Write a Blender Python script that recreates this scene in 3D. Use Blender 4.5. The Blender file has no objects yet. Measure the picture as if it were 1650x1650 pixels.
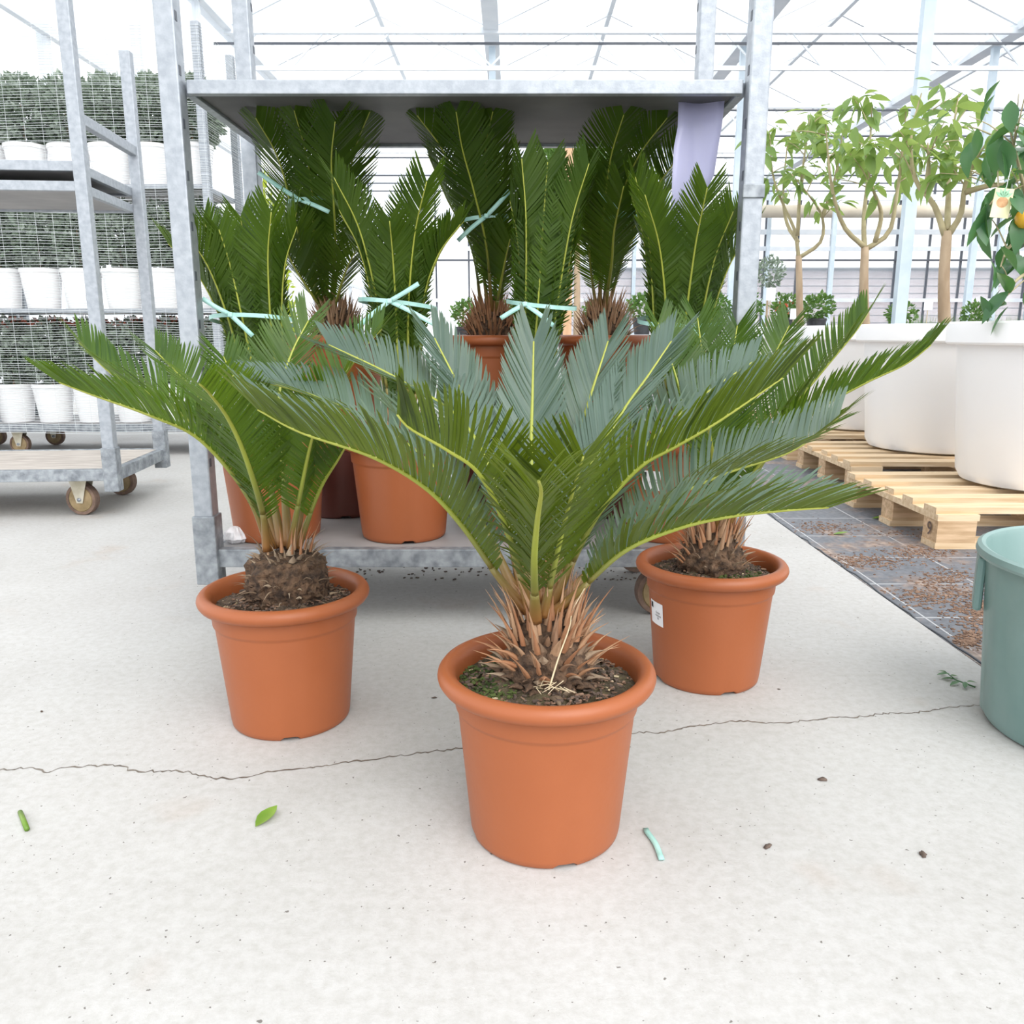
import bpy, math, random
from mathutils import Vector, Matrix, noise
R = math.radians
scene = bpy.context.scene
C = scene.collection
random.seed(7)

# ------------------------------------------------------------------ camera, sky, sun, exposure
CAM_H, PITCH, FPX = 0.73, R(12.2), 1335.0
cam_data = bpy.data.cameras.new('camera')
cam_data.sensor_width = 36.0
cam_data.lens = FPX / 1650.0 * 36.0
cam_data.clip_start, cam_data.clip_end = 0.02, 200.0
cam = bpy.data.objects.new('camera', cam_data)
C.objects.link(cam)
cam.location = (0, 0, CAM_H)
cam.rotation_euler = (R(90) - PITCH, 0, 0)
scene.camera = cam

world = bpy.data.worlds.new('overcast_sky')
scene.world = world
world.use_nodes = True
wn = world.node_tree.nodes
wn['Background'].inputs['Color'].default_value = (0.965, 0.985, 1.0, 1)
wn['Background'].inputs['Strength'].default_value = 1.08

sun_data = bpy.data.lights.new('sun', 'SUN')
sun_data.energy = 1.7
sun_data.angle = R(50)
sun_data.color = (1.0, 0.975, 0.94)
sun = bpy.data.objects.new('sun', sun_data)
C.objects.link(sun)
sun.rotation_euler = (R(46), 0, R(30))

vs = scene.view_settings
vs.view_transform = 'Standard'
vs.look = 'None'
vs.exposure = 0.88
vs.gamma = 1.0
vs.use_curve_mapping = False
scene.cycles.max_bounces = 7
scene.cycles.glossy_bounces = 2
scene.cycles.transmission_bounces = 4

SP, CP = math.sin(PITCH), math.cos(PITCH)


def P(u, v, Y):
    """world point at depth Y along a sight line of the photograph"""
    a = (u - 825) / FPX
    b = -(v - 825) / FPX
    t = Y / (CP + b * SP)
    return Vector((a * t, Y, CAM_H + (-SP + b * CP) * t))


def PF(u, v, z=0.0):
    """world point on the horizontal plane z"""
    a = (u - 825) / FPX
    b = -(v - 825) / FPX
    t = (z - CAM_H) / (-SP + b * CP)
    return Vector((a * t, (CP + b * SP) * t, z))


# ------------------------------------------------------------------ materials
def new_mat(name):
    m = bpy.data.materials.new(name)
    m.use_nodes = True
    nt = m.node_tree
    return m, nt, nt.nodes, nt.links, nt.nodes['Principled BSDF']


def ramp(nodes, stops):
    r = nodes.new('ShaderNodeValToRGB')
    el = r.color_ramp.elements
    el[0].position, el[0].color = stops[0][0], (*stops[0][1], 1)
    el[1].position, el[1].color = stops[-1][0], (*stops[-1][1], 1)
    for p, c in stops[1:-1]:
        e = el.new(p)
        e.color = (*c, 1)
    return r


def simple(name, c1, c2=None, scale=8.0, rough=0.6, metallic=0.0, bump=0.0, bscale=None, spec=0.5, detail=4.0, stretch=(1, 1, 1), lo=0.35, hi=0.65):
    m, nt, N, L, b = new_mat(name)
    b.inputs['Roughness'].default_value = rough
    b.inputs['Metallic'].default_value = metallic
    b.inputs['Specular IOR Level'].default_value = spec
    tc = N.new('ShaderNodeTexCoord')
    mp = N.new('ShaderNodeMapping')
    mp.inputs['Scale'].default_value = stretch
    L.new(tc.outputs['Object'], mp.inputs['Vector'])
    nz = N.new('ShaderNodeTexNoise')
    nz.inputs['Scale'].default_value = scale
    nz.inputs['Detail'].default_value = detail
    L.new(mp.outputs['Vector'], nz.inputs['Vector'])
    rp = ramp(N, [(lo, c1), (hi, c2 or c1)])
    L.new(nz.outputs['Fac'], rp.inputs['Fac'])
    L.new(rp.outputs['Color'], b.inputs['Base Color'])
    if bump:
        n2 = N.new('ShaderNodeTexNoise')
        n2.inputs['Scale'].default_value = bscale or scale * 4
        n2.inputs['Detail'].default_value = 5
        L.new(mp.outputs['Vector'], n2.inputs['Vector'])
        bp = N.new('ShaderNodeBump')
        bp.inputs['Strength'].default_value = bump
        bp.inputs['Distance'].default_value = 0.01
        L.new(n2.outputs['Fac'], bp.inputs['Height'])
        L.new(bp.outputs['Normal'], b.inputs['Normal'])
    return m


def leafy(name, c1, c2, trans, scale=6.0, rough=0.38, tfac=0.35, spec=0.5):
    """leaf blade: glossy skin over a translucent body"""
    m, nt, N, L, b = new_mat(name)
    b.inputs['Roughness'].default_value = rough
    b.inputs['Specular IOR Level'].default_value = spec
    tc = N.new('ShaderNodeTexCoord')
    nz = N.new('ShaderNodeTexNoise')
    nz.inputs['Scale'].default_value = scale
    L.new(tc.outputs['Object'], nz.inputs['Vector'])
    rp = ramp(N, [(0.35, c1), (0.65, c2)])
    L.new(nz.outputs['Fac'], rp.inputs['Fac'])
    L.new(rp.outputs['Color'], b.inputs['Base Color'])
    t = N.new('ShaderNodeBsdfTranslucent')
    t.inputs['Color'].default_value = (*trans, 1)
    mx = N.new('ShaderNodeMixShader')
    mx.inputs['Fac'].default_value = tfac
    L.new(b.outputs['BSDF'], mx.inputs[1])
    L.new(t.outputs['BSDF'], mx.inputs[2])
    L.new(mx.outputs['Shader'], N['Material Output'].inputs['Surface'])
    return m


def glass_mat(name, fac, col=(1, 1, 1), rough=0.15):
    m, nt, N, L, b = new_mat(name)
    b.inputs['Base Color'].default_value = (*col, 1)
    b.inputs['Roughness'].default_value = rough
    t = N.new('ShaderNodeBsdfTransparent')
    mx = N.new('ShaderNodeMixShader')
    mx.inputs['Fac'].default_value = fac
    L.new(t.outputs['BSDF'], mx.inputs[1])
    L.new(b.outputs['BSDF'], mx.inputs[2])
    L.new(mx.outputs['Shader'], N['Material Output'].inputs['Surface'])
    return m


def concrete_mat():
    m, nt, N, L, b = new_mat('concrete')
    b.inputs['Roughness'].default_value = 0.75
    b.inputs['Specular IOR Level'].default_value = 0.25
    tc = N.new('ShaderNodeTexCoord')

    def nz(scale, detail, rough=0.6):
        n = N.new('ShaderNodeTexNoise')
        n.inputs['Scale'].default_value = scale
        n.inputs['Detail'].default_value = detail
        n.inputs['Roughness'].default_value = rough
        L.new(tc.outputs['Object'], n.inputs['Vector'])
        return n
    big = nz(1.7, 6)
    r1 = ramp(N, [(0.30, (0.435, 0.427, 0.416)), (0.5, (0.485, 0.480, 0.473)), (0.72, (0.515, 0.513, 0.509))])
    L.new(big.outputs['Fac'], r1.inputs['Fac'])
    fine = nz(60, 5, 0.7)
    r2 = ramp(N, [(0.30, (0.86, 0.85, 0.83)), (0.6, (1, 1, 1))])
    L.new(fine.outputs['Fac'], r2.inputs['Fac'])
    mul = N.new('ShaderNodeMixRGB')
    mul.blend_type = 'MULTIPLY'
    mul.inputs['Fac'].default_value = 1
    L.new(r1.outputs['Color'], mul.inputs[1])
    L.new(r2.outputs['Color'], mul.inputs[2])
    spk = nz(115, 2, 0.5)
    r3 = ramp(N, [(0.268, (0.22, 0.19, 0.17)), (0.292, (1, 1, 1))])
    L.new(spk.outputs['Fac'], r3.inputs['Fac'])
    mul2 = N.new('ShaderNodeMixRGB')
    mul2.blend_type = 'MULTIPLY'
    mul2.inputs['Fac'].default_value = 0.8
    L.new(mul.outputs['Color'], mul2.inputs[1])
    L.new(r3.outputs['Color'], mul2.inputs[2])
    # faint rusty patches
    st = nz(3.1, 3)
    r4 = ramp(N, [(0.62, (1, 1, 1)), (0.8, (0.93, 0.84, 0.78))])
    L.new(st.outputs['Fac'], r4.inputs['Fac'])
    mul3 = N.new('ShaderNodeMixRGB')
    mul3.blend_type = 'MULTIPLY'
    mul3.inputs['Fac'].default_value = 1
    L.new(mul2.outputs['Color'], mul3.inputs[1])
    L.new(r4.outputs['Color'], mul3.inputs[2])
    L.new(mul3.outputs['Color'], b.inputs['Base Color'])
    bp = N.new('ShaderNodeBump')
    bp.inputs['Strength'].default_value = 0.25
    bp.inputs['Distance'].default_value = 0.004
    L.new(fine.outputs['Fac'], bp.inputs['Height'])
    L.new(bp.outputs['Normal'], b.inputs['Normal'])
    return m


def fabric_mat():
    """woven ground cloth with pale printed grid lines and spilled peat"""
    m, nt, N, L, b = new_mat('ground_cloth')
    b.inputs['Roughness'].default_value = 0.55
    tc = N.new('ShaderNodeTexCoord')
    sep = N.new('ShaderNodeSeparateXYZ')
    L.new(tc.outputs['Object'], sep.inputs[0])

    def math_(op, a, bb=None, c=None):
        n = N.new('ShaderNodeMath')
        n.operation = op
        for i, x in enumerate((a, bb, c)):
            if x is None:
                continue
            if isinstance(x, (int, float)):
                n.inputs[i].default_value = x
            else:
                L.new(x, n.inputs[i])
        return n.outputs[0]

    def lines(axis, period, off, w):
        x = math_('ADD', sep.outputs[axis], off)
        fr = math_('FRACT', math_('DIVIDE', x, period))
        return math_('LESS_THAN', fr, w / period)
    ln = math_('MAXIMUM', lines('X', 0.30, 0.11, 0.005), lines('Y', 0.30, 0.02, 0.006))
    nz = N.new('ShaderNodeTexNoise')
    nz.inputs['Scale'].default_value = 60
    L.new(tc.outputs['Object'], nz.inputs['Vector'])
    cl = ramp(N, [(0.3, (0.10, 0.11, 0.13)), (0.7, (0.17, 0.18, 0.205))])
    L.new(nz.outputs['Fac'], cl.inputs['Fac'])
    mx = N.new('ShaderNodeMixRGB')
    L.new(math_('MULTIPLY', ln, 0.65), mx.inputs['Fac'])
    L.new(cl.outputs['Color'], mx.inputs[1])
    mx.inputs[2].default_value = (0.62, 0.63, 0.64, 1)
    so = N.new('ShaderNodeTexNoise')
    so.inputs['Scale'].default_value = 2.6
    so.inputs['Detail'].default_value = 8
    so.inputs['Roughness'].default_value = 0.72
    L.new(tc.outputs['Object'], so.inputs['Vector'])
    sr = ramp(N, [(0.50, (0, 0, 0)), (0.62, (1, 1, 1))])
    L.new(so.outputs['Fac'], sr.inputs['Fac'])
    mx2 = N.new('ShaderNodeMixRGB')
    L.new(math_('MULTIPLY', sr.outputs['Color'], 0.85), mx2.inputs['Fac'])
    L.new(mx.outputs['Color'], mx2.inputs[1])
    dn = N.new('ShaderNodeTexNoise')
    dn.inputs['Scale'].default_value = 45
    L.new(tc.outputs['Object'], dn.inputs['Vector'])
    dr = ramp(N, [(0.35, (0.16, 0.09, 0.06)), (0.65, (0.42, 0.31, 0.24))])
    L.new(dn.outputs['Fac'], dr.inputs['Fac'])
    L.new(dr.outputs['Color'], mx2.inputs[2])
    L.new(mx2.outputs['Color'], b.inputs['Base Color'])
    return m


M = {}
M['concrete'] = concrete_mat()
M['cloth'] = fabric_mat()
M['crack'] = simple('crack_dirt', (0.10, 0.08, 0.065), (0.2, 0.17, 0.14), 40)
M['terracotta'] = simple('terracotta_plastic', (0.325, 0.094, 0.0325), (0.35, 0.104, 0.037), 5, rough=0.42, spec=0.4, bump=0.03, bscale=90)
M['brown_pot'] = simple('brown_plastic', (0.11, 0.032, 0.025), (0.13, 0.04, 0.03), 5, rough=0.4)


def cycad_leaf_mat(name, t1, t2, b1, b2, tr, rough, spec):
    """leaflet with a waxy blue-green upper face and a yellower, duller underside"""
    m, nt, N, L, b = new_mat(name)
    tc = N.new('ShaderNodeTexCoord')
    nz = N.new('ShaderNodeTexNoise')
    nz.inputs['Scale'].default_value = 7
    L.new(tc.outputs['Object'], nz.inputs['Vector'])
    top = ramp(N, [(0.35, t1), (0.65, t2)])
    bot = ramp(N, [(0.35, b1), (0.65, b2)])
    for r_ in (top, bot):
        L.new(nz.outputs['Fac'], r_.inputs['Fac'])
    ge = N.new('ShaderNodeNewGeometry')
    mx = N.new('ShaderNodeMixRGB')
    L.new(ge.outputs['Backfacing'], mx.inputs['Fac'])
    L.new(top.outputs['Color'], mx.inputs[1])
    L.new(bot.outputs['Color'], mx.inputs[2])
    L.new(mx.outputs['Color'], b.inputs['Base Color'])
    b.inputs['Roughness'].default_value = rough
    b.inputs['Specular IOR Level'].default_value = spec
    t = N.new('ShaderNodeBsdfTranslucent')
    t.inputs['Color'].default_value = (*tr, 1)
    ms = N.new('ShaderNodeMixShader')
    ms.inputs['Fac'].default_value = 0.36
    L.new(b.outputs['BSDF'], ms.inputs[1])
    L.new(t.outputs['BSDF'], ms.inputs[2])
    L.new(ms.outputs['Shader'], N['Material Output'].inputs['Surface'])
    return m


M['leaflet'] = cycad_leaf_mat('cycad_leaflet', (0.030, 0.078, 0.010), (0.060, 0.122, 0.016), (0.032, 0.074, 0.007), (0.064, 0.118, 0.012), (0.165, 0.275, 0.012), 0.42, 0.36)
M['leaflet_blue'] = cycad_leaf_mat('blue_green_cycad_leaflet', (0.080, 0.135, 0.108), (0.120, 0.186, 0.150), (0.034, 0.064, 0.005), (0.066, 0.100, 0.009), (0.175, 0.24, 0.009), 0.36, 0.55)


def rachis_mat():
    m, nt, N, L, b = new_mat('frond_stalk')
    b.inputs['Roughness'].default_value = 0.45
    at = N.new('ShaderNodeAttribute')
    at.attribute_name = 'along'
    rp = ramp(N, [(0.0, (0.26, 0.115, 0.035)), (0.10, (0.19, 0.115, 0.03)), (0.24, (0.15, 0.16, 0.03)), (0.45, (0.26, 0.30, 0.035)), (1.0, (0.36, 0.38, 0.06))])
    L.new(at.outputs['Fac'], rp.inputs['Fac'])
    L.new(rp.outputs['Color'], b.inputs['Base Color'])
    return m


M['rachis'] = M['petiole'] = rachis_mat()
M['trunk'] = simple('cycad_trunk', (0.035, 0.021, 0.014), (0.165, 0.098, 0.058), 60, rough=0.9, bump=0.8, bscale=120)
M['leaf_base_plain'] = simple('dry_leaf_base', (0.33, 0.145, 0.065), (0.50, 0.34, 0.22), 30, rough=0.75, bump=0.2)
M['leaf_base_grey'] = simple('grey_leaf_base', (0.20, 0.13, 0.08), (0.38, 0.29, 0.20), 30, rough=0.8, bump=0.3)
for _n, _stops in (('leaf_base', [(0.0, (0.30, 0.115, 0.045)), (0.4, (0.40, 0.19, 0.09)), (0.75, (0.50, 0.33, 0.20)), (1.0, (0.22, 0.13, 0.08))]), ('leaf_base_grey', [(0.0, (0.17, 0.10, 0.06)), (0.5, (0.34, 0.25, 0.17)), (0.8, (0.42, 0.33, 0.24)), (1.0, (0.12, 0.08, 0.05))])):
    _m = M[_n + '_plain'] if _n == 'leaf_base' else M[_n]
    _N, _L = _m.node_tree.nodes, _m.node_tree.links
    _oi = _N.new('ShaderNodeObjectInfo')
    _rp = ramp(_N, _stops)
    _L.new(_oi.outputs['Random'], _rp.inputs['Fac'])
    _old = [n for n in _N if n.type == 'VALTORGB' and n != _rp][0]
    _mx = _N.new('ShaderNodeMixRGB')
    _mx.inputs['Fac'].default_value = 0.65
    _L.new(_old.outputs['Color'], _mx.inputs[1])
    _L.new(_rp.outputs['Color'], _mx.inputs[2])
    _L.new(_mx.outputs['Color'], _N['Principled BSDF'].inputs['Base Color'])
M['leaf_base'] = M['leaf_base_plain']
M['soil'] = simple('potting_soil', (0.045, 0.03, 0.02), (0.15, 0.10, 0.065), 60, rough=0.95, bump=0.9, bscale=170)
M['mossy_soil'] = simple('mossy_soil', (0.055, 0.04, 0.026), (0.13, 0.105, 0.055), 26, rough=0.95, bump=0.9, bscale=170, detail=9)
M['moss'] = simple('moss', (0.035, 0.06, 0.012), (0.09, 0.12, 0.03), 40, rough=0.9)
M['straw'] = simple('dry_straw', (0.50, 0.40, 0.24), (0.62, 0.52, 0.36), 30, rough=0.7)
M['galv'] = simple('galvanised_steel', (0.33, 0.36, 0.40), (0.42, 0.45, 0.49), 55, rough=0.48, metallic=0.55, detail=6, bump=0.05)
M['galv_worn'] = simple('worn_galvanised_steel', (0.19, 0.21, 0.235), (0.38, 0.41, 0.44), 34, rough=0.55, metallic=0.5, detail=8)
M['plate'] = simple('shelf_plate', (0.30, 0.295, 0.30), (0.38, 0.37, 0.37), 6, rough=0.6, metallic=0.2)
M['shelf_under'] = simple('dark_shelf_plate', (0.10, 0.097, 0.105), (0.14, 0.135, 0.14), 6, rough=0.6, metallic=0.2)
M['deck_wood'] = simple('weathered_plywood', (0.38, 0.34, 0.31), (0.52, 0.48, 0.44), 8, rough=0.85, stretch=(1, 6, 1))
M['wheel'] = simple('tan_wheel', (0.22, 0.16, 0.075), (0.36, 0.26, 0.14), 25, rough=0.6)
M['tyre'] = simple('brown_tyre', (0.11, 0.07, 0.055), (0.23, 0.15, 0.11), 30, rough=0.75)
M['bracket'] = simple('zinc_bracket', (0.46, 0.42, 0.32), (0.6, 0.57, 0.48), 20, rough=0.5, metallic=0.5)
M['wood'] = simple('pallet_pine', (0.58, 0.41, 0.24), (0.76, 0.60, 0.41), 6, rough=0.75, stretch=(0.6, 9, 9), detail=6)
M['block_wood'] = simple('pallet_block_wood', (0.44, 0.29, 0.16), (0.66, 0.47, 0.30), 9, rough=0.8, stretch=(0.8, 6, 8), detail=6)
M['ink'] = simple('dark_ink', (0.09, 0.06, 0.05), (0.13, 0.09, 0.08), 20, rough=0.8)
M['white_pot'] = simple('white_plastic', (0.90, 0.90, 0.91), (0.92, 0.92, 0.93), 3, rough=0.35)
M['green_tub'] = simple('green_plastic_tub', (0.14, 0.25, 0.235), (0.30, 0.41, 0.40), 3.2, rough=0.38, stretch=(1, 1, 0.7), detail=5, lo=0.3, hi=0.7)
M['netting'] = simple('white_netting', (0.66, 0.70, 0.72), (0.78, 0.82, 0.84), 9, rough=0.5)
M['hedge'] = leafy('grey_green_leaf', (0.14, 0.19, 0.14), (0.34, 0.40, 0.34), (0.3, 0.38, 0.24), 9, rough=0.45, tfac=0.2)
M['shrub'] = leafy('shrub_leaf', (0.045, 0.12, 0.03), (0.12, 0.23, 0.05), (0.2, 0.36, 0.06), 9, rough=0.4, tfac=0.3)
M['red_leaf'] = leafy('reddish_leaf', (0.30, 0.07, 0.05), (0.5, 0.14, 0.09), (0.5, 0.15, 0.08), 9, rough=0.5, tfac=0.3)
M['lime'] = leafy('lime_conifer', (0.26, 0.34, 0.025), (0.42, 0.5, 0.05), (0.5, 0.6, 0.06), 9, rough=0.5, tfac=0.35)
M['tree_leaf'] = leafy('light_tree_leaf', (0.10, 0.20, 0.05), (0.22, 0.35, 0.09), (0.42, 0.56, 0.14), 4, rough=0.4, tfac=0.42)
M['citrus_leaf'] = leafy('citrus_leaf', (0.035, 0.12, 0.055), (0.075, 0.2, 0.075), (0.16, 0.34, 0.06), 4, rough=0.3, tfac=0.25)
M['bark'] = simple('tree_bark', (0.33, 0.235, 0.15), (0.47, 0.36, 0.25), 14, rough=0.85, stretch=(1, 1, 0.3), bump=0.3)
M['twig'] = simple('young_branch', (0.34, 0.29, 0.17), (0.46, 0.40, 0.24), 14, rough=0.7)
M['ribbon'] = simple('mint_ribbon', (0.30, 0.55, 0.50), (0.42, 0.67, 0.62), 25, rough=0.45)
M['film'] = leafy('lavender_film', (0.52, 0.52, 0.74), (0.58, 0.58, 0.80), (0.75, 0.75, 0.95), 5, rough=0.3, tfac=0.3)
M['clear_plastic'] = simple('crumpled_plastic', (0.62, 0.60, 0.63), (0.85, 0.84, 0.87), 60, rough=0.2)
M['paper'] = simple('white_paper', (0.80, 0.80, 0.83), (0.84, 0.84, 0.87), 10, rough=0.6)
M['print'] = simple('black_print', (0.03, 0.03, 0.035), (0.05, 0.05, 0.055), 10, rough=0.6)
M['glass'] = glass_mat('greenhouse_glass', 0.10, (0.9, 0.95, 1.0))
M['wall_glass'] = glass_mat('wall_glass', 0.22, (0.75, 0.82, 0.90))
M['frame'] = simple('white_painted_steel', (0.68, 0.73, 0.78), (0.76, 0.80, 0.84), 3, rough=0.5)
M['dark_frame'] = simple('dark_mullion', (0.06, 0.07, 0.09), (0.09, 0.10, 0.12), 3, rough=0.5)
M['bluish_steel'] = simple('pale_blue_column', (0.50, 0.60, 0.68), (0.60, 0.69, 0.76), 5, rough=0.5)
M['beige_roll'] = simple('beige_screen_cloth', (0.60, 0.53, 0.42), (0.68, 0.62, 0.50), 2, rough=0.8)
M['stake'] = simple('timber_stake', (0.58, 0.36, 0.21), (0.66, 0.43, 0.27), 6, rough=0.8, stretch=(6, 6, 0.6))
M['shed'] = simple('pinkish_boards', (0.30, 0.24, 0.24), (0.42, 0.36, 0.36), 1.2, rough=0.8)
M['outside'] = simple('outside_gravel', (0.42, 0.41, 0.39), (0.52, 0.51, 0.48), 4, rough=0.95)
M['bench'] = simple('bench_metal', (0.55, 0.58, 0.60), (0.65, 0.68, 0.70), 5, rough=0.5, metallic=0.3)
M['black_pot'] = simple('black_plastic', (0.03, 0.03, 0.035), (0.05, 0.05, 0.055), 5, rough=0.45)
M['tag_yellow'] = simple('yellow_tag', (0.82, 0.78, 0.40), (0.86, 0.83, 0.55), 12, rough=0.5)
M['tag_green'] = simple('tag_green_print', (0.25, 0.55, 0.35), (0.4, 0.66, 0.42), 25, rough=0.5)
M['tag_brown'] = simple('tag_brown_print', (0.52, 0.27, 0.12), (0.66, 0.40, 0.2), 60, rough=0.5)
M['fruit'] = simple('ripe_fruit', (0.75, 0.36, 0.02), (0.82, 0.48, 0.04), 8, rough=0.4, bump=0.1, bscale=200)
M['fallen'] = leafy('fallen_leaf', (0.13, 0.25, 0.03), (0.22, 0.34, 0.05), (0.3, 0.45, 0.08), 20, tfac=0.15)
M['dead'] = simple('dead_bit', (0.07, 0.05, 0.04), (0.14, 0.10, 0.08), 60, rough=0.9)
M['chip'] = simple('peat_chip', (0.13, 0.07, 0.045), (0.30, 0.19, 0.13), 60, rough=0.95)
M['flower'] = simple('red_flower', (0.72, 0.10, 0.05), (0.8, 0.2, 0.08), 20, rough=0.6)


# ------------------------------------------------------------------ mesh builder
class MB:
    def __init__(self):
        self.v, self.f = [], []

    def add(self, verts, faces):
        o = len(self.v)
        self.v.extend(verts)
        self.f.extend([tuple(i + o for i in f) for f in faces])

    def box(self, c, s, rz=0.0, mat=None):
        x, y, z = s[0] / 2, s[1] / 2, s[2] / 2
        pts = [Vector((a * x, b * y, d * z)) for d in (-1, 1) for b in (-1, 1) for a in (-1, 1)]
        m = mat or Matrix.Rotation(rz, 3, 'Z')
        c = Vector(c)
        self.add([c + m @ p for p in pts], [(0, 2, 3, 1), (4, 5, 7, 6), (0, 1, 5, 4), (2, 6, 7, 3), (0, 4, 6, 2), (1, 3, 7, 5)])
        return self

    def bar(self, a, b, w, h=None, up=(0, 0, 1)):
        """a rectangular bar from a to b, w wide and h high"""
        a, b = Vector(a), Vector(b)
        d = b - a
        t = d.normalized()
        u = Vector(up)
        if abs(t.dot(u)) > 0.95:
            u = Vector((0, 1, 0))
        s = t.cross(u).normalized()
        u = s.cross(t)
        m = Matrix((s, t, u)).transposed()
        return self.box((a + b) / 2, (w, d.length, h or w), mat=m)

    def tube(self, pts, rad, seg=8, cap=True, flat=1.0, up=None):
        pts = [Vector(p) for p in pts]
        n = len(pts)
        if not isinstance(rad, (list, tuple)):
            rad = [rad] * n
        rings = []
        prev = Vector(up) if up is not None else None
        for i, p in enumerate(pts):
            t = (pts[min(i + 1, n - 1)] - pts[max(i - 1, 0)]).normalized()
            if prev is None:
                prev = Vector((0, 0, 1)) if abs(t.z) < 0.9 else Vector((1, 0, 0))
            u = (prev - t * prev.dot(t)).normalized()
            s = t.cross(u)
            prev = u
            rings.append([p + (math.cos(2 * math.pi * k / seg) * s + math.sin(2 * math.pi * k / seg) * u * flat) * rad[i] for k in range(seg)])
        V = [q for r in rings for q in r]
        F = []
        for i in range(n - 1):
            for k in range(seg):
                k2 = (k + 1) % seg
                F.append((i * seg + k, i * seg + k2, (i + 1) * seg + k2, (i + 1) * seg + k))
        if cap:
            F.append(tuple(range(seg - 1, -1, -1)))
            F.append(tuple((n - 1) * seg + k for k in range(seg)))
        self.add(V, F)
        return self

    def lathe(self, prof, seg=48, c=(0, 0, 0), fn=None):
        """revolve (r, z) pairs; fn(r, z, angle) may move a point"""
        c = Vector(c)
        V, F = [], []
        for r, z in prof:
            for k in range(seg):
                a = 2 * math.pi * k / seg
                rr, zz = (r, z) if fn is None else fn(r, z, a)
                V.append(c + Vector((rr * math.cos(a), rr * math.sin(a), zz)))
        n = len(prof)
        for i in range(n - 1):
            for k in range(seg):
                k2 = (k + 1) % seg
                F.append((i * seg + k, i * seg + k2, (i + 1) * seg + k2, (i + 1) * seg + k))
        self.add(V, F)
        return self

    def ribbon(self, pts, w, nrm, th=0.0008):
        pts = [Vector(p) for p in pts]
        nrm = Vector(nrm)
        V, F = [], []
        n = len(pts)
        for i, p in enumerate(pts):
            t = (pts[min(i + 1, n - 1)] - pts[max(i - 1, 0)]).normalized()
            u = (nrm - t * nrm.dot(t))
            u = u.normalized() if u.length > 1e-4 else Vector((0, 0, 1))
            s = t.cross(u)
            V += [p - s * w / 2 - u * th, p + s * w / 2 - u * th, p + s * w / 2 + u * th, p - s * w / 2 + u * th]
        for i in range(n - 1):
            for k in range(4):
                k2 = (k + 1) % 4
                F.append((i * 4 + k, i * 4 + k2, (i + 1) * 4 + k2, (i + 1) * 4 + k))
        F += [(3, 2, 1, 0), tuple((n - 1) * 4 + k for k in range(4))]
        self.add(V, F)
        return self

    def mesh(self, name, mat, smooth=False):
        me = bpy.data.meshes.new(name)
        me.from_pydata([tuple(p) for p in self.v], [], self.f)
        me.materials.append(mat)
        if smooth:
            me.polygons.foreach_set('use_smooth', [True] * len(me.polygons))
        me.update()
        return me

    def build(self, name, mat, parent=None, smooth=False, loc=(0, 0, 0), rz=0.0, bevel=0.0, angle=None):
        me = self.mesh(name, mat, smooth)
        o = place(name, me, parent, loc, rz)
        if smooth and angle:
            me.set_sharp_from_angle(angle=angle)
        if bevel:
            bv = o.modifiers.new('bevel', 'BEVEL')
            bv.width = bevel
            bv.segments = 2
            bv.limit_method = 'ANGLE'
        return o


def place(name, me, parent=None, loc=(0, 0, 0), rz=0.0):
    o = bpy.data.objects.new(name, me)
    C.objects.link(o)
    o.location = loc
    o.rotation_euler = (0, 0, rz)
    if parent is not None:
        o.parent = parent
    return o


def tag(o, label=None, cat=None, group=None, kind=None):
    if label:
        o['label'] = label
    if cat:
        o['category'] = cat
    if group:
        o['group'] = group
    if kind:
        o['kind'] = kind
    return o


def thing(name, label, cat, loc=(0, 0, 0), rz=0.0, group=None):
    o = bpy.data.objects.new(name, None)
    o.empty_display_size = 0.05
    C.objects.link(o)
    o.location = loc
    o.rotation_euler = (0, 0, rz)
    return tag(o, label, cat, group)


def spline(pts, n):
    """Catmull-Rom through the points, n samples evenly by length"""
    pts = [Vector(p) for p in pts]
    ext = [pts[0] * 2 - pts[1]] + pts + [pts[-1] * 2 - pts[-2]]
    out = []
    for i in range(1, len(ext) - 2):
        p0, p1, p2, p3 = ext[i - 1:i + 3]
        for k in range(16):
            t = k / 16
            out.append(0.5 * ((2 * p1) + (p2 - p0) * t + (2 * p0 - 5 * p1 + 4 * p2 - p3) * t * t + (3 * p1 - p0 - 3 * p2 + p3) * t ** 3))
    out.append(pts[-1])
    cum = [0.0]
    for a, b in zip(out, out[1:]):
        cum.append(cum[-1] + (b - a).length)
    res, j = [], 0
    for i in range(n):
        s = cum[-1] * i / (n - 1)
        while j < len(cum) - 2 and cum[j + 1] < s:
            j += 1
        f = (s - cum[j]) / max(1e-9, cum[j + 1] - cum[j])
        res.append(out[j].lerp(out[j + 1], min(1, max(0, f))))
    return res, cum[-1]


def text_mesh(s, size, name, mat):
    cu = bpy.data.curves.new(name, 'FONT')
    cu.body = s
    cu.size = size
    cu.extrude = 0.0002
    cu.align_x = 'CENTER'
    cu.align_y = 'CENTER'
    cu.resolution_u = 3
    o = bpy.data.objects.new(name, cu)
    me = bpy.data.meshes.new_from_object(o)
    me.materials.clear()
    me.materials.append(mat)
    bpy.data.objects.remove(o)
    return me


# ------------------------------------------------------------------ the setting
EDGE_X = 1.05
fl = MB()
fl.box((-5.475, 9.0, -0.05), (13.05, 34.0, 0.1))
floor = tag(fl.build('floor', M['concrete']), 'pale concrete greenhouse floor with a long crack', kind='structure')
fb = MB()
fb.box((10.53, 9.0, -0.056), (18.94, 34.0, 0.1))
fabric = tag(fb.build('floor_fabric', M['cloth']), 'dark woven ground fabric with pale grid lines', kind='structure')
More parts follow.
